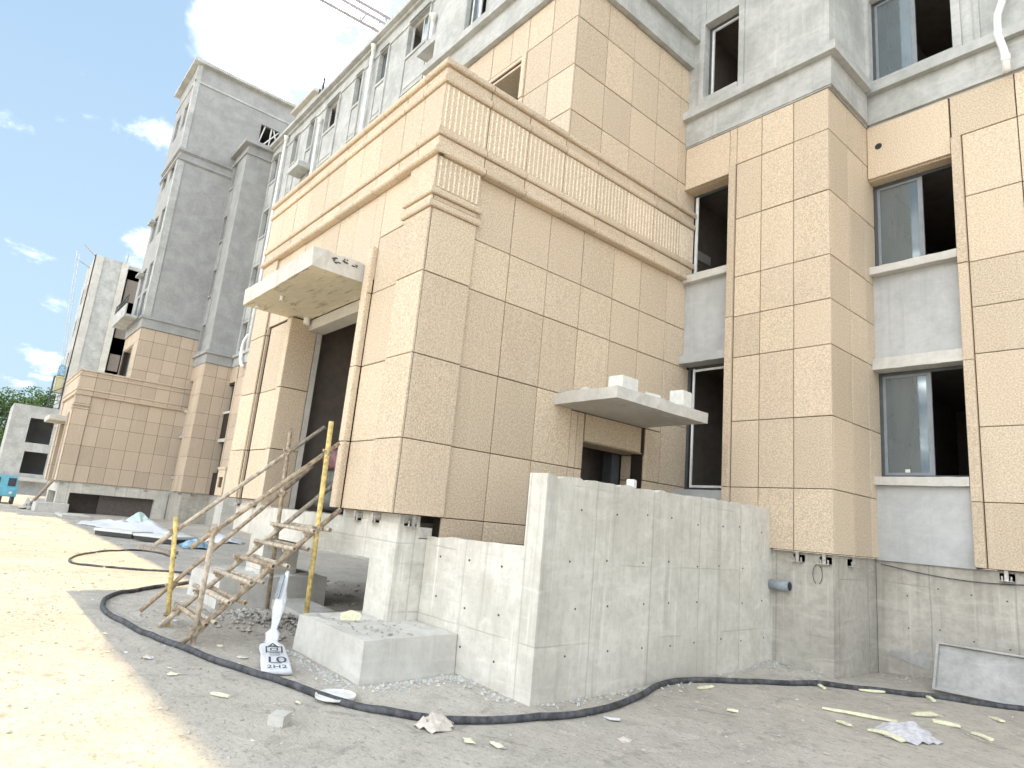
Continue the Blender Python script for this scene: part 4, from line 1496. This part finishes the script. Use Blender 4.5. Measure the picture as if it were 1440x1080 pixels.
dirb = (Vector((-6.84, 2.87, 0)) - Vector((-7.97, 3.235, 0))).normalized()
for s_, f, size in (('A', .13, .20), ('回', .36, .22), ('10', .70, .24), ('2H2', .95, .12)):
    me = text_mesh(s_, size)
    q = Vector((-7.97, 3.235, 0)).lerp(Vector((-6.84, 2.87, 0)), f)
    o = place('print', me, (q.x, q.y, gz(q.x, q.y) + .082), bag_o)
    o.rotation_euler = (rad(8), 0, math.atan2(dirb.y, dirb.x) + math.pi / 2)
for f in (.46, .50, .54, .79, .82):
    q = Vector((-7.97, 3.235, 0)).lerp(Vector((-6.84, 2.87, 0)), f)
    nrm = Vector((-dirb.y, dirb.x, 0))
    z = gz(q.x, q.y) + .08
    e, w = dirb * .006, nrm * .055
    o = MB().hexa([q - e - w + Vector((0, 0, z)), q + e - w + Vector((0, 0, z)), q + e + w + Vector((0, 0, z)), q - e + w + Vector((0, 0, z))],
                  [q - e - w + Vector((0, 0, z + .002)), q + e - w + Vector((0, 0, z + .002)), q + e + w + Vector((0, 0, z + .002)), q - e + w + Vector((0, 0, z + .002))]).obj('print', ['ink'], bag_o)

# ================================================================== HOSES
def smooth_path(pts, n=10):
    out = []
    P_ = [Vector(q) for q in pts]
    for i in range(len(P_) - 1):
        p0, p1, p2, p3 = P_[max(0, i - 1)], P_[i], P_[i + 1], P_[min(len(P_) - 1, i + 2)]
        for k in range(n):
            t_ = k / n
            out.append(.5 * ((2 * p1) + (-p0 + p2) * t_ + (2 * p0 - 5 * p1 + 4 * p2 - p3) * t_ ** 2 + (-p0 + 3 * p1 - 3 * p2 + p3) * t_ ** 3))
    out.append(P_[-1])
    return out


def hose(name, label, pts, r, mat='rubber'):
    q = [(x, y, 0) for x, y in pts]
    path = [(v.x, v.y, gz(v.x, v.y) + r * .9) for v in smooth_path(q)]
    mb = MB().tube(path, r, 10)
    return tag(mb.obj(name, [mat], None, True), label, 'hose')


hose('hose', 'thick black hose curving along the ground past the stepped wall', [(-.6, 11.0), (-1.5, 10.95), (-2.378, 10.70), (-3.16, 10.20), (-4.06, 9.37), (-4.693, 8.194), (-5.08, 7.127), (-4.738, 5.973), (-4.584, 4.838), (-4.881, 3.723), (-5.563, 3.112), (-6.55, 2.80), (-7.595, 2.43), (-9.266, 2.08), (-10.6, 1.93), (-11.35, 1.98), (-12.22, 2.214), (-13.0, 2.75), (-13.8, 3.6), (-14.6, 4.6)], .034)
hose('cable', 'thin dark cable looped on the sunlit ground left of the tube stairs', [(-14.2, 4.5), (-15.65, 4.05), (-16.24, 3.17), (-16.84, 2.35), (-17.68, 2.25), (-18.8, 2.55), (-20.0, 3.1), (-20.6, 3.7), (-21.0, 4.4), (-20.2, 4.7), (-19.2, 4.8)], .024)

# ================================================================== LOOSE THINGS ON THE GROUND
def jitter_plate(name, pts, h, mat, label, cat, group=None, z0=None, bend=.02):
    """thin irregular piece lying on the ground; pts is an outline"""
    k = len(pts)
    cx, cy = sum(p[0] for p in pts) / k, sum(p[1] for p in pts) / k
    zz = [(gz(x, y) if z0 is None else z0) + .004 + random.uniform(0, bend) for x, y in pts]
    zc2 = (gz(cx, cy) if z0 is None else z0) + .004 + bend
    vs = [(x, y, z) for (x, y), z in zip(pts, zz)] + [(cx, cy, zc2)] + [(x, y, z + h) for (x, y), z in zip(pts, zz)] + [(cx, cy, zc2 + h * 1.3)]
    fs = []
    for i in range(k):
        j = (i + 1) % k
        fs += [(j, i, k), (k + 1 + i, k + 1 + j, 2 * k + 1), (i, j, k + 1 + j, k + 1 + i)]
    return tag(MB().add(vs, fs).obj(name, [mat]), label, cat, group)


def strip_pts(a, c, w):
    a, c = Vector((*a, 0)), Vector((*c, 0))
    d = c - a
    nrm = Vector((-d.y, d.x, 0)).normalized() * w / 2
    n = max(2, int(d.length / .12))
    l, r = [], []
    for i in range(n + 1):
        q = a + d * i / n + nrm * random.uniform(-.3, .3)
        l.append(q + nrm * random.uniform(.7, 1.2))
        r.append(q - nrm * random.uniform(.7, 1.2))
    return [(q.x, q.y) for q in l] + [(q.x, q.y) for q in r[::-1]]


STRIPS = [
    ((-3.64, 7.99), (-2.95, 8.25), .05, 'longest pale yellow foam strip lying beside the paper sack'),
    ((-3.84, 9.5), (-3.64, 9.76), .05, 'white foam strip lying against the black hose below the plinth'),
    ((-2.99, 8.83), (-2.86, 9.12), .10, 'ragged yellow foam scrap just beyond the paper sack'),
    ((-2.77, 8.75), (-2.54, 8.85), .09, 'wavy yellow foam scrap to the right of the paper sack'),
    ((-2.38, 8.71), (-2.19, 8.6), .05, 'small foam stick nearest the right edge of the yard'),
    ((-3.26, 10.12), (-3.13, 9.96), .05, 'little foam crumb close to the end of the steel channel'),
    ((-4.22, 9.14), (-4.08, 9.03), .04, 'short foam stick lying across the black hose'),
    ((-2.66, 10.66), (-2.52, 10.72), .05, 'white foam sliver between hose and steel channel'),
    ((-2.49, 9.83), (-2.35, 9.70), .07, 'curled foam scrap between hose and small foam stick'),
    ((-3.30, 7.62), (-3.16, 7.54), .06, 'foam crumb just left of the paper sack'),
    ((-6.36, 2.10), (-6.21, 2.21), .035, 'white splinter lying left of the small grey block'),
    ((-4.75, 7.22), (-4.75, 7.5), .04, 'foam stick on the near side of the hose bend'),
    ((-4.04, 6.67), (-3.94, 6.72), .05, 'lone foam crumb in the middle of the shaded yard')]
for a, c, w, lab in STRIPS:
    jitter_plate('foam_strip', strip_pts(a, c, w), .018, 'foam', lab, 'foam strip', 'foam offcuts on the ground', bend=.012)
# paper cement sack
def crumple(name, outline, h, mat, label, cat, seed, group=None, z0=None, n=16, sharp=1.0):
    xs, ys = [p[0] for p in outline], [p[1] for p in outline]
    x0, x1, y0, y1 = min(xs), max(xs), min(ys), max(ys)
    def inside(x, y):
        c_ = False
        for i in range(len(outline)):
            (ax, ay), (bx, by) = outline[i], outline[i - 1]
            if (ay > y) != (by > y) and x < (bx - ax) * (y - ay) / (by - ay) + ax:
                c_ = not c_
        return c_
    def dist(x, y):
        best = 9e9
        for i in range(len(outline)):
            a, bq = Vector(outline[i]), Vector(outline[i - 1])
            q = Vector((x, y))
            d = bq - a
            t_ = max(0, min(1, (q - a).dot(d) / max(1e-9, d.length_squared)))
            best = min(best, (a + d * t_ - q).length)
        return best
    R0 = max(x1 - x0, y1 - y0)
    idx, vs, fs = {}, [], []
    for j in range(n + 1):
        for i in range(n + 1):
            x, y = x0 + (x1 - x0) * i / n, y0 + (y1 - y0) * j / n
            if inside(x, y):
                d = min(1, dist(x, y) / (R0 * .18))
                s = 6 / R0
                z = (.25 + .75 * d) * h * (.45 + .75 * abs(noise.noise((x * s, y * s, seed))) * sharp + .4 * noise.noise((x * s * 2.3, y * s * 2.3, seed + 5))) * (d ** .5)
                idx[i, j] = len(vs)
                vs.append((x + random.uniform(-.2, .2) * R0 / n * .5, y + random.uniform(-.2, .2) * R0 / n * .5, (gz(x, y) if z0 is None else z0) + .006 + max(0, z)))
    for (i, j) in list(idx):
        if (i + 1, j) in idx and (i, j + 1) in idx and (i + 1, j + 1) in idx:
            fs.append((idx[i, j], idx[i + 1, j], idx[i + 1, j + 1], idx[i, j + 1]))
    o = MB().add(vs, fs).obj(name, [mat])
    for pl in o.data.polygons:
        pl.use_smooth = mat == 'bag'
    sol = o.modifiers.new('thickness', 'SOLIDIFY')
    sol.thickness = .008
    return tag(o, label, cat, group)


crumple('paper_sack', [(-3.02, 7.72), (-3.06, 8.06), (-2.66, 8.32), (-2.38, 7.87), (-2.52, 7.43), (-2.83, 7.48)], .10, 'paper', 'crumpled grey paper cement sack lying on the ground at lower right', 'sack', 3)
jitter_plate('foam_strip', strip_pts((-2.98, 7.58), (-2.62, 7.45), .07), .02, 'foam', 'yellow foam strip tucked against the near edge of the paper sack', 'foam strip', 'foam offcuts on the ground', bend=.02)
crumple('cardboard_scrap', [(-4.94, 3.30), (-5.06, 3.48), (-5.09, 3.66), (-4.88, 3.72), (-4.72, 3.63), (-4.68, 3.38)], .085, 'card', 'torn folded cardboard scrap lying on the black hose', 'cardboard', 11, n=12)
# round lid
def lid(mb):
    c, r, n = (-5.87, 3.06), .185, 28
    vs = [(c[0] + r * math.cos(2 * math.pi * i / n), c[1] + r * math.sin(2 * math.pi * i / n), G + .02) for i in range(n)]
    vs += [(c[0] + r * 1.01 * math.cos(2 * math.pi * i / n), c[1] + r * 1.01 * math.sin(2 * math.pi * i / n), G + .042) for i in range(n)]
    vs += [(c[0] + r * .88 * math.cos(2 * math.pi * i / n), c[1] + r * .88 * math.sin(2 * math.pi * i / n), G + .032) for i in range(n)]
    fs = [(i, (i + 1) % n, n + (i + 1) % n, n + i) for i in range(n)] + [(n + i, n + (i + 1) % n, 2 * n + (i + 1) % n, 2 * n + i) for i in range(n)] + [tuple(range(2 * n, 3 * n)), tuple(range(n))[::-1]]
    mb.add(vs, fs)
tag(part(None, 'bucket_lid', ['white'], lid), 'round white bucket lid lying beside the black hose', 'lid')
# small block
tag(part(None, 'concrete_block', ['rawpale'], lambda mb: mb.hexa([(-5.355, 2.235, G), (-5.265, 2.325, G), (-5.385, 2.44, G), (-5.475, 2.35, G)], [(-5.355, 2.235, G + .085), (-5.265, 2.325, G + .085), (-5.385, 2.44, G + .085), (-5.475, 2.35, G + .085)])), 'small grey block alone on the ground near the bottom of the view', 'block')
# blocks on the side canopy
def aac(mb, x, y, z, w, d, h, rot):
    c, s = math.cos(rot), math.sin(rot)
    q = [(x + a * c - bq * s, y + a * s + bq * c) for a, bq in ((-w / 2, -d / 2), (w / 2, -d / 2), (w / 2, d / 2), (-w / 2, d / 2))]
    e = .012
    q2 = [(x + a * c - bq * s, y + a * s + bq * c) for a, bq in ((-w / 2 + e, -d / 2 + e), (w / 2 - e * 2, -d / 2 + e), (w / 2 - e, d / 2 - e), (-w / 2 + e, d / 2 - e))]
    mb.hexa([(*p_, z) for p_ in q], [(*p_, z + h - .01) for p_ in q])
    mb.hexa([(*p_, z + h - .0099) for p_ in q], [(*p_, z + h) for p_ in q2])
tag(part(None, 'white_block', ['white'], lambda mb: aac(mb, -6.02, 7.02, 3.606, .26, .36, .19, .05)), 'left white aerated block on the side door canopy', 'block', 'blocks on the canopy')
tag(part(None, 'white_block', ['white'], lambda mb: aac(mb, -5.98, 8.36, 3.606, .24, .26, .25, .1)), 'right white aerated block at the far corner of the side door canopy', 'block', 'blocks on the canopy')
jitter_plate('block_chip', [(-6.1, 7.5), (-5.95, 7.45), (-5.9, 7.75), (-6.05, 7.85)], .05, 'white', 'flat white chip between the two blocks on the side door canopy', 'block chip', None, 3.605)
jitter_plate('block_chip', [(-6.62, 6.76), (-6.52, 6.74), (-6.5, 6.84), (-6.6, 6.86)], .035, 'white', 'tiny white chip on the left edge of the side door canopy', 'block chip', None, 3.605)
tag(part(None, 'block_chip', ['white'], lambda mb: aac(mb, -5.18, 6.30, 2.155, .10, .08, .10, .3)), 'small white chip standing on top of the stepped wall', 'block chip')
jitter_plate('wood_chip', [(-7.35, 3.75), (-7.28, 3.72), (-7.22, 3.95), (-7.33, 3.98)], .07, 'foam', 'upright pale foam chip among rubble on the near footing', 'foam chip', None, .30)

# rubble heap under the stairs and loose grit: too many to count
def grit(name, spots, mat, label):
    vs, fs = [], []
    for (x, y, z, r) in spots:
        o = len(vs)
        for k in range(5):
            an = k * 1.2566 + random.uniform(-.3, .3)
            vs.append((x + r * math.cos(an) * random.uniform(.6, 1.1), y + r * math.sin(an) * random.uniform(.6, 1.1), z + random.uniform(-.1, .25) * r))
        vs.append((x + random.uniform(-.3, .3) * r, y + random.uniform(-.3, .3) * r, z + r * random.uniform(.5, .95)))
        vs.append((x, y, z - r * .3))
        for k in range(5):
            fs += [(o + k, o + (k + 1) % 5, o + 5), (o + (k + 1) % 5, o + k, o + 6)]
    ob = MB().add(vs, fs).obj(name, [mat], None, False, fix=False)
    ob['kind'] = 'stuff'
    ob['label'] = label
    ob['category'] = 'rubble'
    return ob


sp = []
for _ in range(900):
    a, r = random.uniform(0, 6.28), abs(random.gauss(0, .5))
    x, y = -9.65 + r * math.cos(a) * 1.3, 3.75 + r * math.sin(a) * .8
    sp.append((x, y, gz(x, y) + max(0, .05 - r * .05), random.choice((.02, .03, .04, .06))))
for _ in range(300):
    x, y = random.uniform(-14, -7.9), random.uniform(4.6, 7)
    sp.append((x, y, gz(x, y), random.choice((.015, .025, .05))))
for _ in range(150):
    x, y = random.uniform(-7.9, -6.35), random.uniform(3.6, 4.65)
    sp.append((x, y, .29, random.choice((.008, .012, .02, .03))))
grit('rubble', sp, 'rubble', 'grey rubble heaped under the tube stairs and on the footing')
sp = []
for _ in range(4200):
    x, y = random.uniform(-13, -1.2), random.uniform(1.0, 11.2)
    if -7.2 < x < -4.95 and y > 4.7 and x < -4.95:
        continue
    sp.append((x, y, gz(x, y), random.choice((.004, .005, .006, .007, .008, .010, .016))))
for _ in range(900):
    f = random.random()
    k = random.choice((0, 1, 2, 3))
    x, y = [(-5.0 - .27 * f + abs(random.gauss(0, .12)), 4.71 + 5.1 * f), (-7.4 + 2.3 * f, 4.68 - abs(random.gauss(0, .15))), (-6.2 + abs(random.gauss(0, .12)), 3.5 + 1.2 * f), (-7.9 + 1.7 * f, 3.45 - abs(random.gauss(0, .12)))][k]
    sp.append((x, y, gz(x, y), random.choice((.008, .012, .02, .03))))
for _ in range(500):
    x, y = random.uniform(-5.3, -1), 0
    y = (9.85 if x < -4.35 else 11.4) - abs(random.gauss(0, .3))
    sp.append((x, y, gz(x, y), random.choice((.008, .014, .025))))
grit('gravel', sp[::2], 'rawpale', 'pale grit and stone chips scattered over the yard')
grit('gravel', sp[1::2], 'spandrel', 'dark grit and stone chips scattered over the yard')
sp = []
for _ in range(500):
    x, y = random.uniform(-40, -13), random.uniform(-1, 8)
    sp.append((x, y, gz(x, y), random.choice((.02, .03, .05))))
for _ in range(2600):
    x, y = random.uniform(-16, -3.5), random.uniform(-.6, 2.6)
    sp.append((x, y, gz(x, y), random.choice((.005, .006, .008, .010, .014, .022))))
grit('gravel', sp, 'rubble', 'dark stones scattered over the sunlit track')

# thin scraps of paper and film: too many to count
def litter(name, mat, label, n, seed):
    rnd = random.Random(seed)
    vs, fs = [], []
    spots = [(-7.92, 1.9), (-8.33, 3.35), (-7.68, 2.8), (-5.9, 2.72), (-5.33, 3.42), (-4.39, 3.51), (-4.23, 3.68), (-3.9, 4.84), (-7.17, 1.98), (-4.38, 5.22)]
    for i in range(n):
        if i < len(spots):
            x, y = spots[i]
        else:
            x, y = rnd.uniform(-13, -1.5), rnd.uniform(1.4, 9.4)
            if -8.2 < x < -4.9 and y > 3.3:
                continue
        r = rnd.uniform(.012, .045) * (1.5 if i < len(spots) else 1)
        o = len(vs)
        k = 6
        for q in range(k):
            a = q * 6.283 / k + rnd.uniform(-.3, .3)
            rr = r * rnd.uniform(.5, 1.3)
            px, py = x + rr * math.cos(a) * 1.5, y + rr * math.sin(a)
            vs.append((px, py, gz(px, py) + .003 + rnd.uniform(0, .25) * r))
        vs.append((x, y, gz(x, y) + .004 + .3 * r))
        for q in range(k):
            fs.append((o + q, o + (q + 1) % k, o + k))
    ob = MB().add(vs, fs).obj(name, [mat], None, False, fix=False)
    ob['kind'] = 'stuff'
    ob['label'] = label
    ob['category'] = 'litter'


litter('litter', 'bag', 'white scraps of paper and film strewn over the yard', 70, 5)
litter('litter', 'card', 'brown paper scraps strewn over the yard', 45, 6)
litter('litter', 'foam', 'yellow foam crumbs strewn over the yard', 60, 8)


def patch(mb):
    out = [(-4.21, .15), (-4.13, .24), (-3.96, .27), (-3.86, .22), (-3.72, .30), (-3.62, .29), (-3.63, .04), (-3.86, .07), (-4.02, .12)]
    pts = []
    for i in range(len(out)):
        a, c_ = Vector(out[i]), Vector(out[(i + 1) % len(out)])
        for q in range(4):
            v = a.lerp(c_, q / 4)
            pts.append((v.x + random.uniform(-.012, .012), v.y + random.uniform(-.012, .012)))
    k = len(pts)
    vs = [(x, Y2 + .105, z) for x, z in pts] + [(x, Y2 + .090, z) for x, z in pts] + [(-3.9, Y2 + .0895, .17)]
    fs = [(i, (i + 1) % k, k + (i + 1) % k, k + i) for i in range(k)] + [(k + i, k + (i + 1) % k, 2 * k) for i in range(k)]
    mb.add(vs, fs)
part(near, 'mortar_patch', ['oldsteel'], patch)


def broken(mb):
    for i in range(14):
        y, z, r = random.uniform(3.55, 3.95), random.uniform(5.12, 5.26), random.uniform(.015, .04)
        vs = [(-8.80 + random.uniform(0, .02), y + r * math.cos(a) * random.uniform(.6, 1.4), z + r * .6 * math.sin(a) * random.uniform(.6, 1.4)) for a in (0, 1.2, 2.4, 3.6, 4.9)]
        vs.append((-8.762, y, z))
        o = 0
        mb.add(vs, [(q, (q + 1) % 5, 5) for q in range(5)])
ob_ = part(near, 'broken_edge', ['void'], broken)
ob_['kind'] = 'stuff'

# far litter
crumple('plastic_sheet', [(-35.5, 4.6), (-33.0, 4.1), (-29.5, 5.3), (-26.5, 5.8), (-25.6, 6.8), (-28, 7.7), (-31.5, 7.6), (-34.5, 6.6)], .6, 'bag', 'long heap of crumpled white plastic sheeting before the far porch', 'plastic sheet', 21, n=46)
crumple('plastic_sheet', [(-36.3, 6.2), (-34, 5.8), (-32.6, 6.7), (-33.5, 7.7), (-35.8, 7.5)], .7, 'sheetgreen', 'small pale green sheet folded behind the white plastic heap', 'plastic sheet', 22, n=14)
def board(x0, y0, lab):
    o = MB()
    o.box(x0, x0 + 1.55, y0, y0 + 1.0, G + .16, G + .24, 0)
    o.box(x0 + .03, x0 + 1.52, y0 + .03, y0 + .97, G + .02, G + .159, 1)
    ob = o.obj('insulation_board', ['white', 'rail'])
    ob.rotation_euler = (0, 0, rad(38))
    return tag(ob, lab, 'board', 'boards lying before the far porch')
board(-27.3, 4.3, 'left of two white boards with dark edges lying past the tube stairs')
board(-25.6, 5.2, 'right of two white boards with dark edges lying past the tube stairs')
crumple('blue_sack', [(-24.2, 6.0), (-22.6, 5.7), (-22.5, 6.6), (-24.0, 7.0)], .3, 'bluefilm', 'flattened blue plastic sack seen between the stair handrails', 'sack', 31, n=14)
crumple('white_sack', [(-27.4, 7.4), (-25.2, 7.6), (-25.6, 8.9), (-27.4, 8.5)], .35, 'bag', 'flattened white and blue sack lying beside the blue one', 'sack', 32, n=14)
tag(part(None, 'wooden_plank', ['wood'], lambda mb: mb.hexa([(-22.2, 4.4, G + .0), (-20.3, 4.9, G + .0), (-20.4, 5.15, G + .0), (-22.3, 4.65, G + .0)], [(-22.2, 4.4, G + .08), (-20.3, 4.9, G + .08), (-20.4, 5.15, G + .08), (-22.3, 4.65, G + .08)])), 'pinkish plank on the ground at the edge of the shade', 'plank')
tag(part(None, 'wooden_pole', ['wood'], lambda mb: mb.tube([(-46.3, 3.35, .02), (-44.2, 4.0, 1.55)], .09, 8)), 'stout pole leaning against the far porch corner', 'pole')
crumple('dirt_heap', [(-47.6, 2.9), (-45.6, 2.8), (-45.3, 3.7), (-47.2, 4.0)], .6, 'rubble', 'small dirt heap at the foot of the leaning pole', 'dirt heap', 41, n=14)
tag(part(None, 'concrete_slab', ['rawpale'], lambda mb: mb.box(-41.6, -38.6, 4.2, 5.4, G, G + .10)), 'thin slab lying on the ground before the far footing', 'slab')

# sacks just inside the doorway
for i, (x, y, z, mt, lab) in enumerate(((-11.0, 5.3, 1.48, 'sackgreen', 'lowest grey woven sack of the pile in the porch doorway'), (-10.95, 5.35, 1.86, 'sackgreen', 'middle grey woven sack of the pile in the porch doorway'), (-10.9, 5.3, 2.22, 'sackred', 'red woven sack topping the pile in the porch doorway'), (-9.9, 5.5, 1.48, 'sackgreen', 'lower right grey woven sack in the porch doorway'), (-9.85, 5.5, 1.88, 'sackgreen', 'upper right grey woven sack in the porch doorway'))):
    mb = MB()
    n, k = 14, 7
    vs, fs = [], []
    for j in range(k + 1):
        ph = math.pi * j / k
        for q in range(n):
            an = 2 * math.pi * q / n
            ca, sa = math.cos(an), math.sin(an)
            ex = lambda c_: math.copysign(abs(c_) ** .6, c_)
            rr = math.sin(ph) ** .6
            w_ = 1 + .10 * noise.noise((q * .8, j * .9, i * 3))
            vs.append((x + .56 * rr * ex(ca) * w_, y + .38 * rr * ex(sa) * w_, z + .20 + .20 * math.cos(ph) * w_))
    for j in range(k):
        for q in range(n):
            fs.append((j * n + q, j * n + (q + 1) % n, (j + 1) * n + (q + 1) % n, (j + 1) * n + q))
    mb.add(vs, fs)
    tag(mb.obj('woven_sack', [mt], None, True), lab, 'sack', 'sacks in the doorway')

# ================================================================== CARGO TRICYCLE at far left
tr3 = thing('cargo_tricycle', 'light blue motor tricycle parked in the sun at the far left edge', 'tricycle', (-52, 2.4, G))
def at(x, y, z):
    return (-52 + x, 2.2 + y, G + z)
def tri_body(mb):
    def hx(x0, x1, y0, y1, z0, z1, tp=0, bk=0):
        mb.hexa([at(x0, y0, z0), at(x1, y0, z0), at(x1, y1, z0), at(x0, y1, z0)], [at(x0 + bk, y0 + tp, z1), at(x1 - tp, y0 + tp, z1), at(x1 - tp, y1 - tp, z1), at(x0 + bk, y1 - tp, z1)])
    hx(-.75, .75, -.75, .75, .45, 1.0)
    hx(-.7, .70, -.72, .72, 1.001, 1.75, .09)
    hx(.751, .86, -.62, .62, .5, .85)
part(tr3, 'cab', ['blue'], tri_body)
part(tr3, 'windscreen', ['darkglass'], lambda mb: [mb.hexa([at(.705 - .0, a, 1.10), at(.72, a, 1.10), at(.72, c, 1.10), at(.705, c, 1.10)], [at(.64, a, 1.60), at(.655, a, 1.60), at(.655, c, 1.60), at(.64, c, 1.60)]) for a, c in ((-.6, -.2), (.2, .6))])
part(tr3, 'headlight', ['white'], lambda mb: mb.tube([at(.86, -.42, .70), at(.90, -.42, .70)], .09, 12))
part(tr3, 'headlight', ['white'], lambda mb: mb.tube([at(.86, .42, .70), at(.90, .42, .70)], .09, 12))
part(tr3, 'cargo_bed', ['blue'], lambda mb: mb.grid_wall('y', 2.2 - .8, 2.2 - .75, (-54.6, -52.8), (G + .55, G + 1.2), []).grid_wall('y', 2.2 + .8, 2.2 + .75, (-54.6, -52.8), (G + .55, G + 1.2), []).box(-54.6, -52.8, 1.45, 2.95, G + .5, G + .549))
for (x, y) in ((.35, 0.0), (-2.0, -.68), (-2.0, .68), (.35, .62)):
    w_ = part(tr3, 'wheel', ['rubber'], lambda mb, x=x, y=y: mb.tube([at(x, y - .08, .30), at(x, y + .08, .30)], .30, 18))
    part(w_, 'rim', ['steel'], lambda mb, x=x, y=y: mb.tube([at(x, y - .085, .30), at(x, y + .085, .30)], .16, 12))

# ================================================================== TREES far left
def tree(label, x, y, hgt, cr, seed, n=2600):
    rnd = random.Random(seed)
    t_ = thing('tree', label, 'tree', (x, y, G), 'trees beyond the building site')
    def trunk(mb):
        mb.tube([(x, y, G - .2), (x + .2, y, G + hgt * .35), (x + .1, y + .2, G + hgt * .7)], .28, 8, r2=.08)
        for k in range(7):
            a = k * .9
            z = G + hgt * (.3 + .06 * k)
            mb.tube([(x + .1, y, z), (x + math.cos(a) * cr * .5, y + math.sin(a) * cr * .5, z + hgt * .16)], .09, 5, r2=.03)
    part(t_, 'trunk', ['bark'], trunk)
    blobs = []
    for k in range(16):
        a = rnd.uniform(0, 6.28)
        rr = cr * rnd.uniform(.1, .75)
        zz = G + hgt * rnd.uniform(.38, .9)
        blobs.append((x + rr * math.cos(a), y + rr * math.sin(a), zz, cr * rnd.uniform(.28, .48)))
    blobs.append((x, y, G + hgt * .85, cr * .5))
    vs, fs = [], []
    for k in range(n):
        bx, by, bz, br = rnd.choice(blobs)
        d = Vector((rnd.gauss(0, 1), rnd.gauss(0, 1), rnd.gauss(0, 1))).normalized() * br * rnd.uniform(.65, 1.08)
        q = Vector((bx, by, bz)) + d
        s = rnd.uniform(.10, .24)
        e1 = Vector((rnd.gauss(0, 1), rnd.gauss(0, 1), rnd.gauss(0, 1))).normalized()
        e2 = e1.cross(Vector((rnd.gauss(0, 1), rnd.gauss(0, 1), rnd.gauss(0, 1)))).normalized()
        o = len(vs)
        vs += [q - e1 * s, q + e2 * s * .6, q + e1 * s, q - e2 * s * .6]
        fs.append((o, o + 1, o + 2, o + 3))
    MB().add(vs, fs).obj('crown', ['leaf'], t_, False, fix=False)
tree('leafy green tree standing at the far left edge beyond the raw porch', -108, 2.6, 13.0, 4.0, 1, 5200)
tree('low bushy green tree in front of its taller neighbour at far left', -101, 1.0, 9.0, 3.4, 2, 4200)
tree('leafy green tree showing above the raw porch roof beside the hoist', -112, 7.5, 14.8, 3.8, 3, 4600)
tree('green tree half hidden behind the raw porch wall', -118, 10.5, 13.5, 4.0, 4, 3000)

# ================================================================== TOWER CRANE beyond the roof
cr = thing('tower_crane', 'pale lattice tower crane jib crossing the sky above the grey roofline', 'crane', (-54.5, 38, G))
def jib(mb):
    a0, a1 = Vector((-56.2, 8.0, 50)), Vector((-53.6, 44, 50))
    d = (a1 - a0).normalized()
    s = d.cross(Vector((0, 0, 1))).normalized() * .75
    n = 24
    tz = Vector((0, 0, 1.5))
    mb.tube([a0 + s, a1 + s], .18, 5).tube([a0 - s, a1 - s], .18, 5).tube([a0 + tz, a1 + tz], .19, 5)
    for i in range(n):
        q0, q1 = a0.lerp(a1, i / n), a0.lerp(a1, (i + 1) / n)
        qm = (q0 + q1) / 2
        for g_ in (s, -s):
            mb.tube([q0 + g_, qm + tz], .05, 4).tube([qm + tz, q1 + g_], .05, 4)
        mb.tube([q0 + s, q0 - s], .05, 4)
part(cr, 'jib', ['craneblue'], jib)
def mast(mb):
    c = Vector((-54.0, 38, 0))
    for ax in (-.8, .8):
        for ay in (-.8, .8):
            mb.tube([c + Vector((ax, ay, G)), c + Vector((ax, ay, 55))], .10, 4)
    for k in range(22):
        z = k * 2.5
        mb.tube([c + Vector((-.8, -.8, z)), c + Vector((.8, -.8, z + 2.5))], .06, 4).tube([c + Vector((.8, -.8, z)), c + Vector((.8, .8, z + 2.5))], .06, 4)
        mb.tube([c + Vector((-.8, .8, z)), c + Vector((-.8, -.8, z + 2.5))], .06, 4)
part(cr, 'mast', ['craneblue'], mast)
